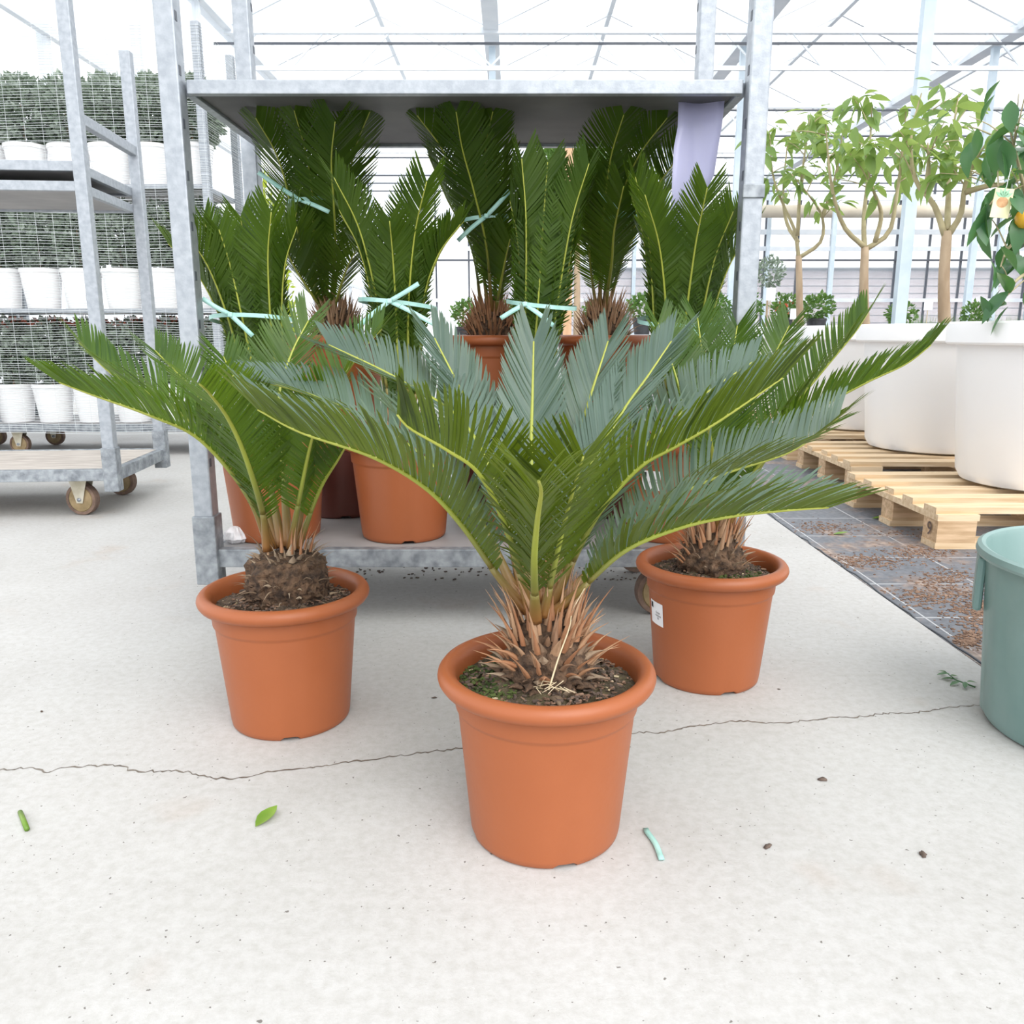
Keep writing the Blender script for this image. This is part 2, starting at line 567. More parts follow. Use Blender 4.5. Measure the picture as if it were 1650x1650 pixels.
# curled dark edge of the fabric against the slab
ed = MB()
rnd = random.Random(3)
for side in range(1):
    pts = [(EDGE_X + 0.006 + rnd.uniform(-0.004, 0.006), y * 0.06 + 0.9, rnd.uniform(-0.004, 0.002)) for y in range(0, 110)]
    ed.tube(pts, 0.0028, 5)
ed.build('fabric_edge', M['dark_frame'], fabric, True)

def crack_strip(pts, w):
    mb = MB()
    rr = random.Random(5)
    P0 = [PF(u, v) for u, v in pts]
    sp, ln = spline(P0, int(len(P0) * 9))
    for i, p in enumerate(sp):
        sp[i] = p + Vector((rr.uniform(-1, 1) * 0.0015, rr.uniform(-1, 1) * 0.004, 0))
    V, F = [], []
    for i, p in enumerate(sp):
        ww = w * rr.uniform(0.35, 1.2)
        V += [Vector((p.x, p.y - ww, 0.0005)), Vector((p.x, p.y + ww, 0.0005))]
        if i:
            F.append((2 * i - 2, 2 * i, 2 * i + 1, 2 * i - 1))
    mb.add(V, F)
    return mb


ck = [(-60, 1246), (0, 1241), (45, 1238), (75, 1244), (110, 1236), (180, 1234), (205, 1238), (215, 1243), (290, 1243), (320, 1250), (360, 1255), (400, 1253), (430, 1245), (500, 1238), (560, 1228), (620, 1221), (680, 1213), (740, 1206), (830, 1196), (920, 1190),
      (1020, 1181), (1065, 1180), (1110, 1172), (1190, 1162), (1250, 1165), (1330, 1158), (1400, 1154), (1420, 1150), (1490, 1147), (1510, 1143), (1560, 1137), (1620, 1133)]
crack_strip(ck, 0.0022).build('crack', M['crack'], floor)

# greenhouse shell: far wall, left wall, glazed roof
X0, X1, YF, ZE = -4.1, 18.7, 25.0, 5.0
wf = thing('wall_far', 'far glazed greenhouse wall with dark mullions and white rails', None)
wf['kind'] = 'structure'
if 'category' in wf:
    del wf['category']
rows = [(0.0, 1.62), (1.70, 2.75), (2.81, 3.5), (3.62, 5.0)]
nx = int((X1 - X0) / 0.95)
for (za, zb) in rows:
    pm = MB().box((0, 0, 0), (0.93, 0.012, zb - za)).mesh('glass_pane', M['wall_glass'])
    for i in range(nx):
        place('glass_pane', pm, wf, (X0 + 0.475 + i * 0.95, YF, (za + zb) / 2))
mm = MB().box((0, 0, 2.5), (0.045, 0.08, 5.0)).mesh('mullion', M['dark_frame'])
for i in range(nx + 1):
    place('mullion', mm, wf, (X0 + i * 0.95, YF, 0))
for z, h, mt in [(1.66, 0.10, 'frame'), (2.78, 0.05, 'dark_frame'), (3.10, 0.12, 'frame'), (3.56, 0.14, 'frame'), (4.05, 0.10, 'frame'), (4.5, 0.16, 'frame'), (5.0, 0.22, 'frame')]:
    MB().box(((X0 + X1) / 2, YF - 0.06, z), (X1 - X0, 0.07, h)).build('rail', M[mt], wf)

wl = thing('wall_left', 'left glazed greenhouse wall', None)
wl['kind'] = 'structure'
pm = MB().box((0, 0, 2.5), (0.012, 1.9, 4.9)).mesh('glass_pane', M['wall_glass'])
mm = MB().box((0, 0, 2.5), (0.09, 0.07, 5.0)).mesh('mullion', M['frame'])
for i in range(10):
    place('glass_pane', pm, wl, (X0, 6.98 + i * 1.96, 0.05))
for i in range(11):
    place('mullion', mm, wl, (X0, 6 + i * 1.96, 0))
for z in (0.6, 1.9, 3.3):
    MB().box((X0 + 0.05, 15.3, z), (0.06, 19, 0.08)).build('rail', M['frame'], wl)

ce = thing('ceiling', 'glazed greenhouse roof of white bars and bright panes', None)
ce['kind'] = 'structure'
BAY, RH = 3.8, 0.85
nb = 6
slope = math.hypot(BAY / 2, RH)
ang = math.atan2(RH, BAY / 2)
pane = MB().box((0, 0, 0), (slope - 0.06, 1.9, 0.008)).mesh('glass_pane', M['glass'])
rafter = MB().box((0, 0, 0), (slope, 0.045, 0.06)).mesh('glazing_bar', M['frame'])
for b in range(nb):
    xa = X0 + b * BAY
    for sgn in (0, 1):
        cx = xa + BAY / 4 + sgn * BAY / 2
        for j in range(14):
            y = -2.0 + j * 2.0
            o = place('glass_pane', pane, ce, (cx, y, ZE + RH / 2))
            o.rotation_euler = (0, -ang if sgn == 0 else ang, 0)
            o = place('glazing_bar', rafter, ce, (cx, y + 1.0, ZE + RH / 2))
            o.rotation_euler = (0, -ang if sgn == 0 else ang, 0)
for b in range(nb + 1):
    MB().box((X0 + b * BAY, 11, ZE), (0.22, 28.4, 0.12)).build('gutter', M['frame'], ce)
for b in range(nb):
    MB().box((X0 + (b + 0.5) * BAY, 11, ZE + RH), (0.07, 28.4, 0.07)).build('ridge', M['frame'], ce)
for y in range(5, 25, 4):
    t = MB()
    t.box(((X0 + X1) / 2, y, ZE - 0.06), (X1 - X0, 0.07, 0.08))
    t.build('truss_chord', M['frame'], ce)
    t = MB()
    t.box(((X0 + X1) / 2, y, ZE - 0.55), (X1 - X0, 0.05, 0.06))
    t.build('truss_chord', M['frame'], ce)
    w = MB().bar((0, 0, -0.52), (0.48, 0, -0.06), 0.025).bar((0.48, 0, -0.06), (0.95, 0, -0.52), 0.025).mesh('truss_web', M['frame'])
    for k in range(24):
        place('truss_web', w, ce, (X0 + 0.95 * k, y, ZE))
for z, y in [(4.62, 12.5), (4.62, 16.0), (4.66, 18.2), (4.6, 20.0), (4.5, 21.6), (4.3, 22.6), (4.62, 23.4)]:
    MB().box(((X0 + X1) / 2, y, z), (X1 - X0, 0.025, 0.03)).build('wire', M['dark_frame'], ce)
MB().tube([(5.5, 24.2, 4.02), (X1, 24.2, 4.02)], 0.17, 12).build('rolled_screen', M['beige_roll'], ce, True)
MB().bar((7.0, 23.6, 4.3), (8.6, 23.6, 4.95), 0.16, 0.05).build('wind_brace', M['bench'], ce)
cm = MB().box((0, 0, 2.5), (0.10, 0.08, 5.0)).mesh('column', M['bluish_steel'])
for x in (-0.3, 3.5, 7.3, 11.1, 14.9):
    for y in (7.7, 13.7, 19.7, 24.7):
        if (x, y) in ((-0.3, 7.7), (14.9, 7.7), (14.9, 13.7)):
            continue
        place('column', cm, ce, (x, y, -0.006))
# outside the glass
og = tag(MB().box((8, 45, -0.08), (90, 40, 0.1)).build('ground_outside', M['outside']), 'pale yard beyond the far glass wall', kind='structure')
sh = thing('shed', 'low pinkish boarded shed beyond the far glass wall', 'shed', (12, 33, 0))
slat = MB().box((0, 0, 0), (26, 0.05, 0.24)).mesh('board', M['shed'])
for i in range(11):
    place('board', slat, sh, (0, 0.02 * (i % 2), 0.15 + i * 0.275))
MB().box((0, 1.5, 1.55), (25.8, 2.8, 3.05)).build('body', M['shed'], sh)
MB().box((0, 1.4, 3.22), (26.4, 3.6, 0.14)).build('roof', M['frame'], sh)


# ------------------------------------------------------------------ potted cycads
def frond(parent, pts, L=0.11, width=0.0054, spacing=0.0056, vee=36, start=0.16, up=None, seed=0, rr=0.0052, mat='leaflet', curl=0.06, base_len=0.3, fwd=1.0):
    rnd = random.Random(seed)
    N = 40
    sp, length = spline(pts, N)
    hvec = sp[-1] - sp[0]
    h = Vector((hvec.x, hvec.y, 0))
    h = h.normalized() if h.length > 0.02 else Vector((0, 1, 0))
    hint = Vector(up) if up is not None else (Vector((0, 0, 1)) - h * 0.8)
    fr = []
    for i in range(N):
        t = (sp[min(i + 1, N - 1)] - sp[max(i - 1, 0)]).normalized()
        u = (hint - t * hint.dot(t)).normalized()
        fr.append((t, u, t.cross(u)))

    def at(s):
        x = s * (N - 1)
        i = min(N - 2, int(x))
        f = x - i
        t, u, sd = [fr[i][k].lerp(fr[i + 1][k], f).normalized() for k in range(3)]
        return sp[i].lerp(sp[i + 1], f), t, u, sd
    mb = MB()
    n = max(12, int(length * (1 - start) / spacing))
    for i in range(n):
        s = start + (1 - start) * (i + 0.5) / n
        q = (s - start) / (1 - start)
        prof = min(1.0, base_len + q * 2.2) * (1.0 if q < 0.6 else 1 - 0.36 * ((q - 0.6) / 0.4) ** 1.5)
        for sg in (-1, 1):
            p, t, u, sd = at(min(1, max(0, s + rnd.uniform(-0.2, 0.2) / n)))
            a = R(68 - 20 * q - 14 * max(0, q - 0.72) / 0.28 + rnd.gauss(0, 1.1)) * fwd
            v = R(vee - 6 * q + rnd.gauss(0, 1.4))
            out = sd * sg * math.cos(v) + u * math.sin(v)
            d = (t * math.cos(a) + out * math.sin(a)).normalized()
            wv = (t - d * t.dot(d)).normalized()
            nn = d.cross(wv)
            tw = R(rnd.gauss(0, 9))
            wv = wv * math.cos(tw) + nn * math.sin(tw)
            ll = L * prof * rnd.uniform(0.94, 1.04)
            w = width * rnd.uniform(0.92, 1.06) * (0.8 + 0.2 * prof)
            V = []
            cu = curl * rnd.uniform(0.4, 1.5) * (1 - 0.75 * q * q)
            for r_, wf_ in ((0, 0.75), (0.3, 1.0), (0.68, 0.92), (0.92, 0.55)):
                c = p + d * (ll * r_) + t * (ll * 0.09 * r_ * r_) - Vector((0, 0, 1)) * (ll * cu * r_ * r_) - u * (ll * cu * 0.6 * r_ * r_)
                V += [c - wv * (w * wf_ / 2), c + wv * (w * wf_ / 2)]
            V.append(p + d * ll + t * (ll * 0.095) - Vector((0, 0, 1)) * (ll * cu) - u * (ll * cu * 0.65))
            FF = [(0, 1, 3, 2), (2, 3, 5, 4), (4, 5, 7, 6), (6, 7, 8)]
            mb.add(V, FF if sg < 0 else [tuple(reversed(f)) for f in FF])
    o = mb.build('frond', M[mat], parent, True)
    cut = int(N * (start + 0.06))
    rad = [rr * (1.25 - 0.95 * i / (N - 1)) for i in range(N)]
    for nm, i0, i1, thick in (('rachis', cut - 1, N, 0.0), ('petiole', 0, cut, 0.55)):
        rads = [rad[i] * (1 + thick * (1 - i / cut)) if thick else rad[i] for i in range(i0, i1)]
        ob = MB().tube(sp[i0:i1], rads, 7, flat=0.8).build(nm, M['rachis'], o, True)
        at_ = ob.data.attributes.new('along', 'FLOAT', 'POINT')
        at_.data.foreach_set('value', [(i0 + k // 7) / (N - 1) for k in range(7 * (i1 - i0))])
    return o


POT_R = 0.158
pot_prof = [(0.0, 0.012), (0.085, 0.012), (0.098, 0.0), (0.1065, 0.0), (0.1105, 0.004), (0.112, 0.012), (0.1290, 0.196), (0.1292, 0.199), (0.1325, 0.2025), (0.1330, 0.205), (0.1345, 0.232), (0.1375, 0.2345),
            (0.146, 0.2335), (0.1530, 0.2370), (0.1570, 0.2430), (0.1582, 0.2480), (0.1570, 0.2535), (0.1530, 0.2590), (0.1475, 0.2620), (0.1420, 0.2615), (0.1365, 0.2580), (0.1325, 0.2520), (0.1305, 0.2450), (0.1290, 0.235), (0.1240, 0.18), (0.10, 0.02), (0.0, 0.018)]


def pot_notch(r, z, a):
    # three shallow drainage gaps under the foot
    if z < 0.0045 and r > 0.09:
        for k in range(4):
            d = (a - (R(-78) + k * math.pi / 2) + math.pi) % (2 * math.pi) - math.pi
            if abs(d) < 0.13:
                return r, 0.0075
    return r, z


_pm = MB()
_pm.lathe(pot_prof, 96, fn=pot_notch)
POT = _pm.mesh('pot', M['terracotta'], True)
POT.set_sharp_from_angle(angle=R(40))
BROWN = _pm.mesh('brown_pot', M['brown_pot'], True)


def soil_mesh(name, mat, r=0.1315, z=0.226, seed=0, mound=0.02):
    mb = MB()
    rings, seg = 18, 60
    off = Vector((seed * 3.1, seed * 1.7, 0))
    V, F = [], []
    for i in range(rings + 1):
        rr = r * i / rings
        for k in range(seg):
            a = 2 * math.pi * k / seg
            x, y = rr * math.cos(a), rr * math.sin(a)
            q = Vector((x * 38, y * 38, 0)) + off
            hgt = z + mound * (1 - (rr / r) ** 2) + 0.0075 * noise.noise(q) + 0.005 * noise.noise(q * 3.1) + 0.012 * noise.noise(q * 0.3)
            V.append((x, y, hgt))
    for i in range(rings):
        for k in range(seg):
            k2 = (k + 1) % seg
            F.append((i * seg + k, i * seg + k2, (i + 1) * seg + k2, (i + 1) * seg + k))
    mb.add([Vector(p) for p in V], F)
    return mb.mesh(name, mat, True)


def trunk_mesh(r, z0, z1, seed=0, bulge=1.15, blunt=False):
    prof = [(r * 1.25, z0 - 0.03), (r * bulge, z0), (r * bulge * 1.02, z0 + (z1 - z0) * 0.45), (r * 1.08, z0 + (z1 - z0) * 0.9), (r * 0.9, z1), (r * 0.5, z1 + 0.006), (0.001, z1 + 0.008)] if blunt else [(r * 1.25, z0 - 0.03), (r * bulge, z0), (r * bulge * 1.04, z0 + (z1 - z0) * 0.35), (r * 1.02, z0 + (z1 - z0) * 0.7), (r * 0.82, z1), (r * 0.45, z1 + 0.012), (0.001, z1 + 0.015)]
    fine = []
    for (a, b), (c, d) in zip(prof, prof[1:]):
        for k in range(5):
            fine.append((a + (c - a) * k / 5, b + (d - b) * k / 5))
    fine.append(prof[-1])

    def fn(rr, zz, a):
        q = Vector((math.cos(a) * 3.2, math.sin(a) * 3.2, zz * 55 + seed * 9))
        return rr * (1 + 0.10 * noise.noise(q) + 0.13 * noise.noise(q * 2.7) + 0.10 * noise.noise(q * 6)), zz + 0.004 * noise.noise(q * 4)
    mb = MB()
    mb.lathe(fine, 90, fn=fn)
    return mb.mesh('trunk', M['trunk'], True)


def spike_mesh(ln, w, name, mat, bend=0.25):
    """one dry leaf base: a pointed scale with a thick foot, growing along +Z and bending to +X"""
    mb = MB()
    V, F = [], []
    st = [(0, 1.0, 0.55), (0.2, 0.95, 0.5), (0.42, 0.62, 0.34), (0.7, 0.3, 0.16), (1.0, 0.04, 0.03)]
    for q, ww, tt in st:
        cx = bend * ln * q * q
        for sx, sy in ((-1, 0), (0, -1), (1, 0), (0, 1)):
            V.append(Vector((cx + sx * w * tt * 0.5, sy * w * ww * 0.5, q * ln)))
    for i in range(len(st) - 1):
        for k in range(4):
            k2 = (k + 1) % 4
            F.append((i * 4 + k, i * 4 + k2, (i + 1) * 4 + k2, (i + 1) * 4 + k))
    mb.add(V, F)
    return mb.mesh(name, mat, True)


SPIKES = [spike_mesh(0.052, 0.014, 'leaf_base', M['leaf_base'], 0.35), spike_mesh(0.068, 0.010, 'leaf_base', M['leaf_base'], 0.15), spike_mesh(0.030, 0.020, 'leaf_base', M['leaf_base_grey'], 0.4), spike_mesh(0.05, 0.008, 'leaf_base', M['leaf_base_grey'], 0.5), spike_mesh(0.020, 0.022, 'leaf_base', M['trunk'], 0.5)]


def spikes(parent, n, r, z0, z1, seed, lean=(15, 45), pick=(0, 0, 1, 1, 2, 3), joined=False, scale=1.0, centre=(0, 0)):
    rnd = random.Random(seed)
    mb = MB()
    for i in range(n):
        a = i * 2.39996 + rnd.uniform(-0.2, 0.2)
        f = (i + 0.5) / n
        z = z0 + (z1 - z0) * f
        rad = r * (1.08 - 0.45 * f ** 2)
        tilt = R(lean[1] + (lean[0] - lean[1]) * f + rnd.gauss(0, 7))
        m = Matrix.Rotation(a, 4, 'Z') @ Matrix.Rotation(tilt, 4, 'Y')
        s = scale * rnd.uniform(0.7, 1.25)
        mw = Matrix.Translation((centre[0] + rad * math.cos(a), centre[1] + rad * math.sin(a), z)) @ m @ Matrix.Diagonal((s, s, s, 1))
        me = SPIKES[rnd.choice(pick)]
        if joined:
            mb.add([mw @ v.co for v in me.vertices], [tuple(p.vertices) for p in me.polygons])
        else:
            o = place('leaf_base', me, parent)
            o.matrix_local = mw
    if joined:
        o = mb.build('leaf_bases', M['leaf_base'], parent, True)
        o['kind'] = 'stuff'


def cycad_base(name, label, loc, seed, soil_mat='soil', rz=0.0, group=None, crumbs=0):
    t = thing(name, label, 'potted plant', loc, rz, group)
    place('pot', POT, t)
    place('soil', soil_mesh('soil', M[soil_mat], seed=seed), t)
    if crumbs:
        rnd = random.Random(seed + 500)
        for nm, mat, n, s0, s1, arc in (('soil_crumbs', 'dead', 700, 0.0012, 0.0045, None), ('bark_crumbs', 'chip', 420, 0.0012, 0.0042, None), ('pale_crumbs', 'straw', 50, 0.001, 0.0032, None), ('moss', 'moss', 0 if crumbs == 1 else 420, 0.0015, 0.0045, (R(150), R(235)) if crumbs == 2 else (R(270), R(345)))):
            mb = MB()
            for _ in range(n):
                rr = 0.128 * math.sqrt(rnd.uniform(0.2, 1))
                a = rnd.uniform(*arc) if arc else rnd.uniform(0, 6.283)
                s = rnd.uniform(s0, s1)
                zz = 0.226 + 0.02 * (1 - (rr / 0.1315) ** 2) + rnd.uniform(-0.001, 0.006)
                m = Matrix.Rotation(rnd.uniform(0, 3), 3, 'Z') @ Matrix.Rotation(rnd.uniform(-0.6, 0.6), 3, 'X')
                mb.box((rr * math.cos(a), rr * math.sin(a), zz), (s * rnd.uniform(1, 3), s, s * 0.5), mat=m)
            if n:
                mb.build(nm, M[mat], t)['kind'] = 'stuff'
    return t


def inv(t, pts):
    """world points into the thing's own space"""
    l = t.location
    c, s = math.cos(-t.rotation_euler[2]), math.sin(-t.rotation_euler[2])
    out = []
    for p in pts:
        d = Vector(p) - l
        out.append(Vector((d.x * c - d.y * s, d.x * s + d.y * c, d.z)))
    return out


def px(t, *pts):
    return inv(t, [P(*p) for p in pts])


# --- nearest palm, centre
pc = cycad_base('potted_cycad', 'nearest cycad palm, centre front, blue-green fronds arching from an unlabelled terracotta pot', (0.05, 1.13, 0), 1, 'mossy_soil', crumbs=2)
place('trunk', trunk_mesh(0.052, 0.235, 0.315, 1), pc)
spikes(pc, 60, 0.058, 0.258, 0.300, 11, lean=(22, 48), pick=(0, 0, 2, 1))
spikes(pc, 95, 0.048, 0.290, 0.350, 12, lean=(2, 20), pick=(0, 1, 1, 1))
spikes(pc, 60, 0.062, 0.236, 0.265, 13, lean=(40, 65), pick=(4, 4, 2))
B = [
    [(850, 985, 1.115), (800, 925, 1.11), (745, 848, 1.09), (688, 788, 1.07), (604, 738, 1.05), (485, 697, 1.03), (415, 660, 1.02)],
    [(855, 985, 1.10), (815, 850, 1.05), (773, 765, 1.00), (720, 725, 0.965), (660, 690, 0.935), (640, 668, 0.92)],
    [(848, 980, 1.14), (805, 800, 1.25), (745, 680, 1.33), (640, 610, 1.40), (530, 556, 1.45)],
    [(856, 975, 1.15), (820, 800, 1.28), (760, 665, 1.38), (700, 545, 1.45)],
    [(863, 970, 1.16), (858, 820, 1.27), (856, 720, 1.33), (858, 640, 1.38), (860, 550, 1.42)],
    [(880, 975, 1.15), (930, 800, 1.25), (1000, 670, 1.33), (1045, 605, 1.38), (1082, 550, 1.42)],
    [(872, 972, 1.16), (905, 800, 1.29), (945, 660, 1.38), (980, 550, 1.46)],
    [(885, 985, 1.13), (949, 853, 1.12), (990, 795, 1.11), (1037, 748, 1.10), (1088, 720, 1.09), (1156, 680, 1.08), (1261, 609, 1.08)],
    [(888, 985, 1.14), (980, 890, 1.20), (1037, 839, 1.23), (1088, 799, 1.26), (1173, 761, 1.30), (1275, 727, 1.33), (1350, 674, 1.36)],
    [(888, 990, 1.11), (925, 960, 1.10), (1003, 890, 1.08), (1088, 853, 1.07), (1173, 833, 1.06), (1260, 823, 1.05), (1335, 818, 1.05)],
    [(863, 1000, 1.08), (861, 907, 1.00), (866, 840, 0.94), (872, 795, 0.88), (868, 775, 0.83)],
    [(876, 990, 1.09), (905, 860, 1.04), (925, 785, 1.0), (940, 735, 0.97)],
    [(885, 980, 1.15), (960, 830, 1.25), (1040, 720, 1.33), (1130, 640, 1.40), (1215, 582, 1.45)],
    [(843, 980, 1.14), (760, 820, 1.22), (640, 705, 1.28), (510, 640, 1.32), (410, 612, 1.35)],
]
for i, pts in enumerate(B):
    frond(pc, px(pc, *pts), L=0.112 if i not in (4, 5, 6, 3) else 0.108, fwd=0.60 if i in (4, 5, 6, 3) else 0.95, curl={10: 0.20, 0: 0.11, 7: 0.09, 9: 0.12, 8: 0.12, 1: 0.10}.get(i, 0.03), seed=100 + i, mat='leaflet_blue', vee=46 if i in (0, 7, 8, 9, 10, 1) else 26)
sx = px(pc, (884, 1112, 1.03), (900, 1060, 1.05), (918, 1010, 1.06), (922, 985, 1.06), (942, 948, 1.06))
MB().tube(spline(sx, 12)[0], [0.0014 - 0.00007 * i for i in range(12)], 5).build('dry_stalk', M['straw'], pc, True)
rnd = random.Random(9)
for k in range(9):
    b0 = sx[0] + Vector((rnd.uniform(-0.012, 0.03), rnd.uniform(-0.008, 0.02), 0.002))
    a = rnd.uniform(0, 6.28)
    p2 = b0 + Vector((math.cos(a) * 0.02, math.sin(a) * 0.012, 0.006))
    p3 = p2 + Vector((math.cos(a + 0.8) * 0.02, math.sin(a + 0.8) * 0.012, -0.004))
    MB().tube([b0, p2, p3], [0.0008, 0.0007, 0.0004], 4).build('dry_root', M['straw'], pc, True)

# --- left palm
pl = cycad_base('potted_cycad', 'left cycad palm in a terracotta pot with a bulky brown trunk, fronds leaning left', (-0.43, 1.50, 0), 2, crumbs=1)
place('trunk', trunk_mesh(0.064, 0.235, 0.318, 2, 1.12, True), pl, (0.005, 0.01, 0))
spikes(pl, 120, 0.074, 0.235, 0.322, 21, lean=(25, 75), pick=(4, 4, 2, 3), scale=0.6, centre=(0.005, 0.01))
spikes(pl, 34, 0.052, 0.315, 0.330, 23, lean=(8, 35), pick=(2, 3, 3), scale=0.7, centre=(0.005, 0.01))
spikes(pl, 22, 0.04, 0.325, 0.338, 22, lean=(2, 12), pick=(1, 1, 3), scale=0.8, centre=(0.005, 0.01))
A = [
    [(430, 885, 1.48), (423, 826, 1.45), (396, 738, 1.38), (368, 676, 1.32), (338, 635, 1.25), (322, 619, 1.20)],
    [(440, 885, 1.50), (400, 780, 1.50), (318, 690, 1.50), (270, 649, 1.50), (216, 622, 1.50), (175, 598, 1.50), (128, 552, 1.51)],
    [(436, 885, 1.49), (400, 800, 1.46), (324, 710, 1.42), (243, 670, 1.38), (148, 636, 1.35), (95, 616, 1.33)],
    [(465, 880, 1.53), (455, 750, 1.60), (450, 640, 1.66), (470, 570, 1.70), (497, 517, 1.74)],
    [(475, 880, 1.52), (500, 750, 1.57), (536, 640, 1.60), (580, 570, 1.63), (615, 530, 1.66)],
    [(468, 882, 1.50), (487, 780, 1.46), (505, 700, 1.42), (530, 640, 1.38)],
    [(480, 882, 1.52), (515, 790, 1.52), (545, 740, 1.50), (568, 700, 1.48)],
    [(455, 880, 1.53), (430, 760, 1.62), (400, 660, 1.70), (360, 575, 1.78)],
    [(450, 880, 1.54), (400, 760, 1.66), (320, 640, 1.75), (250, 565, 1.82)],
]
for i, pts in enumerate(A):
    frond(pl, px(pl, *pts), L=0.105, seed=200 + i, vee=36, start=0.24 if i else 0.14, rr=0.0056)

# --- right palm
pr = cycad_base('potted_cycad', 'right cycad palm in a terracotta pot with a white label sticker, before the white tubs', (0.4225, 1.695, 0), 3, 'mossy_soil', crumbs=3)
place('trunk', trunk_mesh(0.058, 0.235, 0.305, 3), pr)
spikes(pr, 60, 0.060, 0.25, 0.315, 31, lean=(5, 45), pick=(2, 3, 0, 1, 3), scale=0.8)
spikes(pr, 70, 0.050, 0.295, 0.345, 32, lean=(0, 14), pick=(1, 1, 0), scale=0.95)
D = [
    [(1165, 855, 1.70), (1200, 740, 1.70), (1281, 650, 1.70), (1332, 590, 1.70), (1378, 535, 1.70), (1398, 505, 1.71)],
    [(1168, 855, 1.68), (1240, 730, 1.63), (1320, 660, 1.60), (1395, 617, 1.58), (1459, 587, 1.57), (1500, 556, 1.56)],
    [(1145, 850, 1.72), (1120, 720, 1.78), (1090, 610, 1.84), (1060, 520, 1.90)],
    [(1150, 850, 1.73), (1145, 700, 1.83), (1135, 600, 1.90), (1124, 512, 1.97)],
    [(1158, 850, 1.73), (1165, 720, 1.82), (1175, 610, 1.90), (1188, 525, 1.97)],
    [(1160, 850, 1.72), (1190, 720, 1.80), (1230, 610, 1.88), (1272, 525, 1.95)],
    [(1155, 855, 1.67), (1150, 750, 1.59), (1142, 690, 1.52), (1138, 655, 1.46)],
    [(1162, 855, 1.68), (1215, 760, 1.60), (1270, 710, 1.54), (1330, 690, 1.50)],
]
for i, pts in enumerate(D):
    frond(pr, px(pr, *pts), L=0.105, seed=300 + i, vee=36, start=0.2)


def sticker(parent, ang, z, w, h, r_at, lines=('Cycas', 'revoluta', '30')):
    """curved paper label on the pot wall, at angle ang, with its printing"""
    mb = MB()
    n = 8
    V, F = [], []
    rz = lambda zz: 0.112 + (zz - 0.012) / 0.184 * 0.017 + 0.0008
    for i in range(n + 1):
        a = ang + (i / n - 0.5) * w / r_at
        for zz in (z - h / 2, z + h / 2):
            V.append(Vector((math.cos(a) * rz(zz), math.sin(a) * rz(zz), zz)))
    for i in range(n):
        F.append((2 * i, 2 * i + 2, 2 * i + 3, 2 * i + 1))
    mb.add(V, F)
    st = mb.build('label_sticker', M['paper'], parent, True)
    tag(st, 'white paper label sticker')

    def wrap(me):
        for v in me.vertices:
            a = ang + v.co.x / r_at
            zz = z + v.co.y
            rr = rz(zz) + 0.0004
            v.co = Vector((math.cos(a) * rr, math.sin(a) * rr, zz))
        me.update()
        return me
    sq = MB().box((-w * 0.33, h * 0.30, 0), (w * 0.2, h * 0.24, 0.0002)).mesh('logo_square', M['print'])
    place('logo_square', wrap(sq), st)
    for k, s in enumerate(lines):
        tm = text_mesh(s, h * 0.135, 'lettering', M['print'])
        for v in tm.vertices:
            v.co.x += w * 0.15
            v.co.y += h * (0.06 - 0.13 * k)
        place('lettering', wrap(tm), st)
    return st


def view_ang(loc, off):
    return math.atan2(-loc[1], -loc[0]) + R(off)


sticker(pr, view_ang((0.4225, 1.695), -58), 0.155, 0.050, 0.050, 0.126)


# ------------------------------------------------------------------ the cycads on the trolley
def tie_ring(parent, c, r, seed, tails=2, tilt=0.15, drop=0.09):
    rnd = random.Random(seed)
    a0 = R(-100 + rnd.uniform(-20, 20))
    pts = []
    for k in range(25):
        a = a0 + 2 * math.pi * k / 24
        pts.append(Vector(c) + Vector((math.cos(a) * r, math.sin(a) * r * 0.9, math.sin(a * 1 + seed) * r * tilt)))
    mb = MB()
    V, F = [], []
    w = 0.010
    for i, p in enumerate(pts):
        V += [p + Vector((0, 0, -w / 2)), p + Vector((0, 0, w / 2))]
        if i:
            F.append((2 * i - 2, 2 * i, 2 * i + 1, 2 * i - 1))
    mb.add(V, F)
    o = mb.build('tie_ribbon', M['ribbon'], parent, True)
    tag(o, 'mint green tie ribbon')
    k0 = pts[0]
    for j in range(tails):
        dx = (-1 if j % 2 else 1) * rnd.uniform(0.6, 1.0)
        dz = rnd.choice((-1, 1)) * rnd.uniform(0.3, 0.9)
        tp = [k0, k0 + Vector((dx * drop * 0.5, -0.012, dz * drop * 0.35)), k0 + Vector((dx * drop, -0.016, dz * drop * 0.75))]
        MB().ribbon(spline(tp, 8)[0], 0.011, (0.1, -1, 0.25)).build('ribbon_tail', M['ribbon'], o, True)
    MB().box(k0 + Vector((0, -0.003, 0)), (0.012, 0.010, 0.012)).build('knot', M['ribbon'], o, bevel=0.003)


def tied_cycad(label, loc, seed, fr, crown=0.30, trunk_r=0.05, trunk_top=0.29, tie=None, L=0.108, start=0.14, group=None, spikes_n=60, rr=0.0048):
    t = cycad_base('potted_cycad', label, loc, seed, group=group)
    place('trunk', trunk_mesh(trunk_r, 0.235, trunk_top, seed), t)
    spikes(t, spikes_n, trunk_r * 1.1, 0.25, trunk_top + 0.015, seed * 7, lean=(2, 36), pick=(1, 1, 3), joined=True, scale=0.85)
    for i, (pts, up) in enumerate(fr):
        frond(t, pts, L=L * (0.92 + 0.16 * ((i * 37) % 10) / 10), seed=seed * 50 + i, vee=30, start=start, up=up, width=0.0058, spacing=0.0060, rr=rr, base_len=0.25)
    if tie:
        tie_ring(t, *tie)
    return t


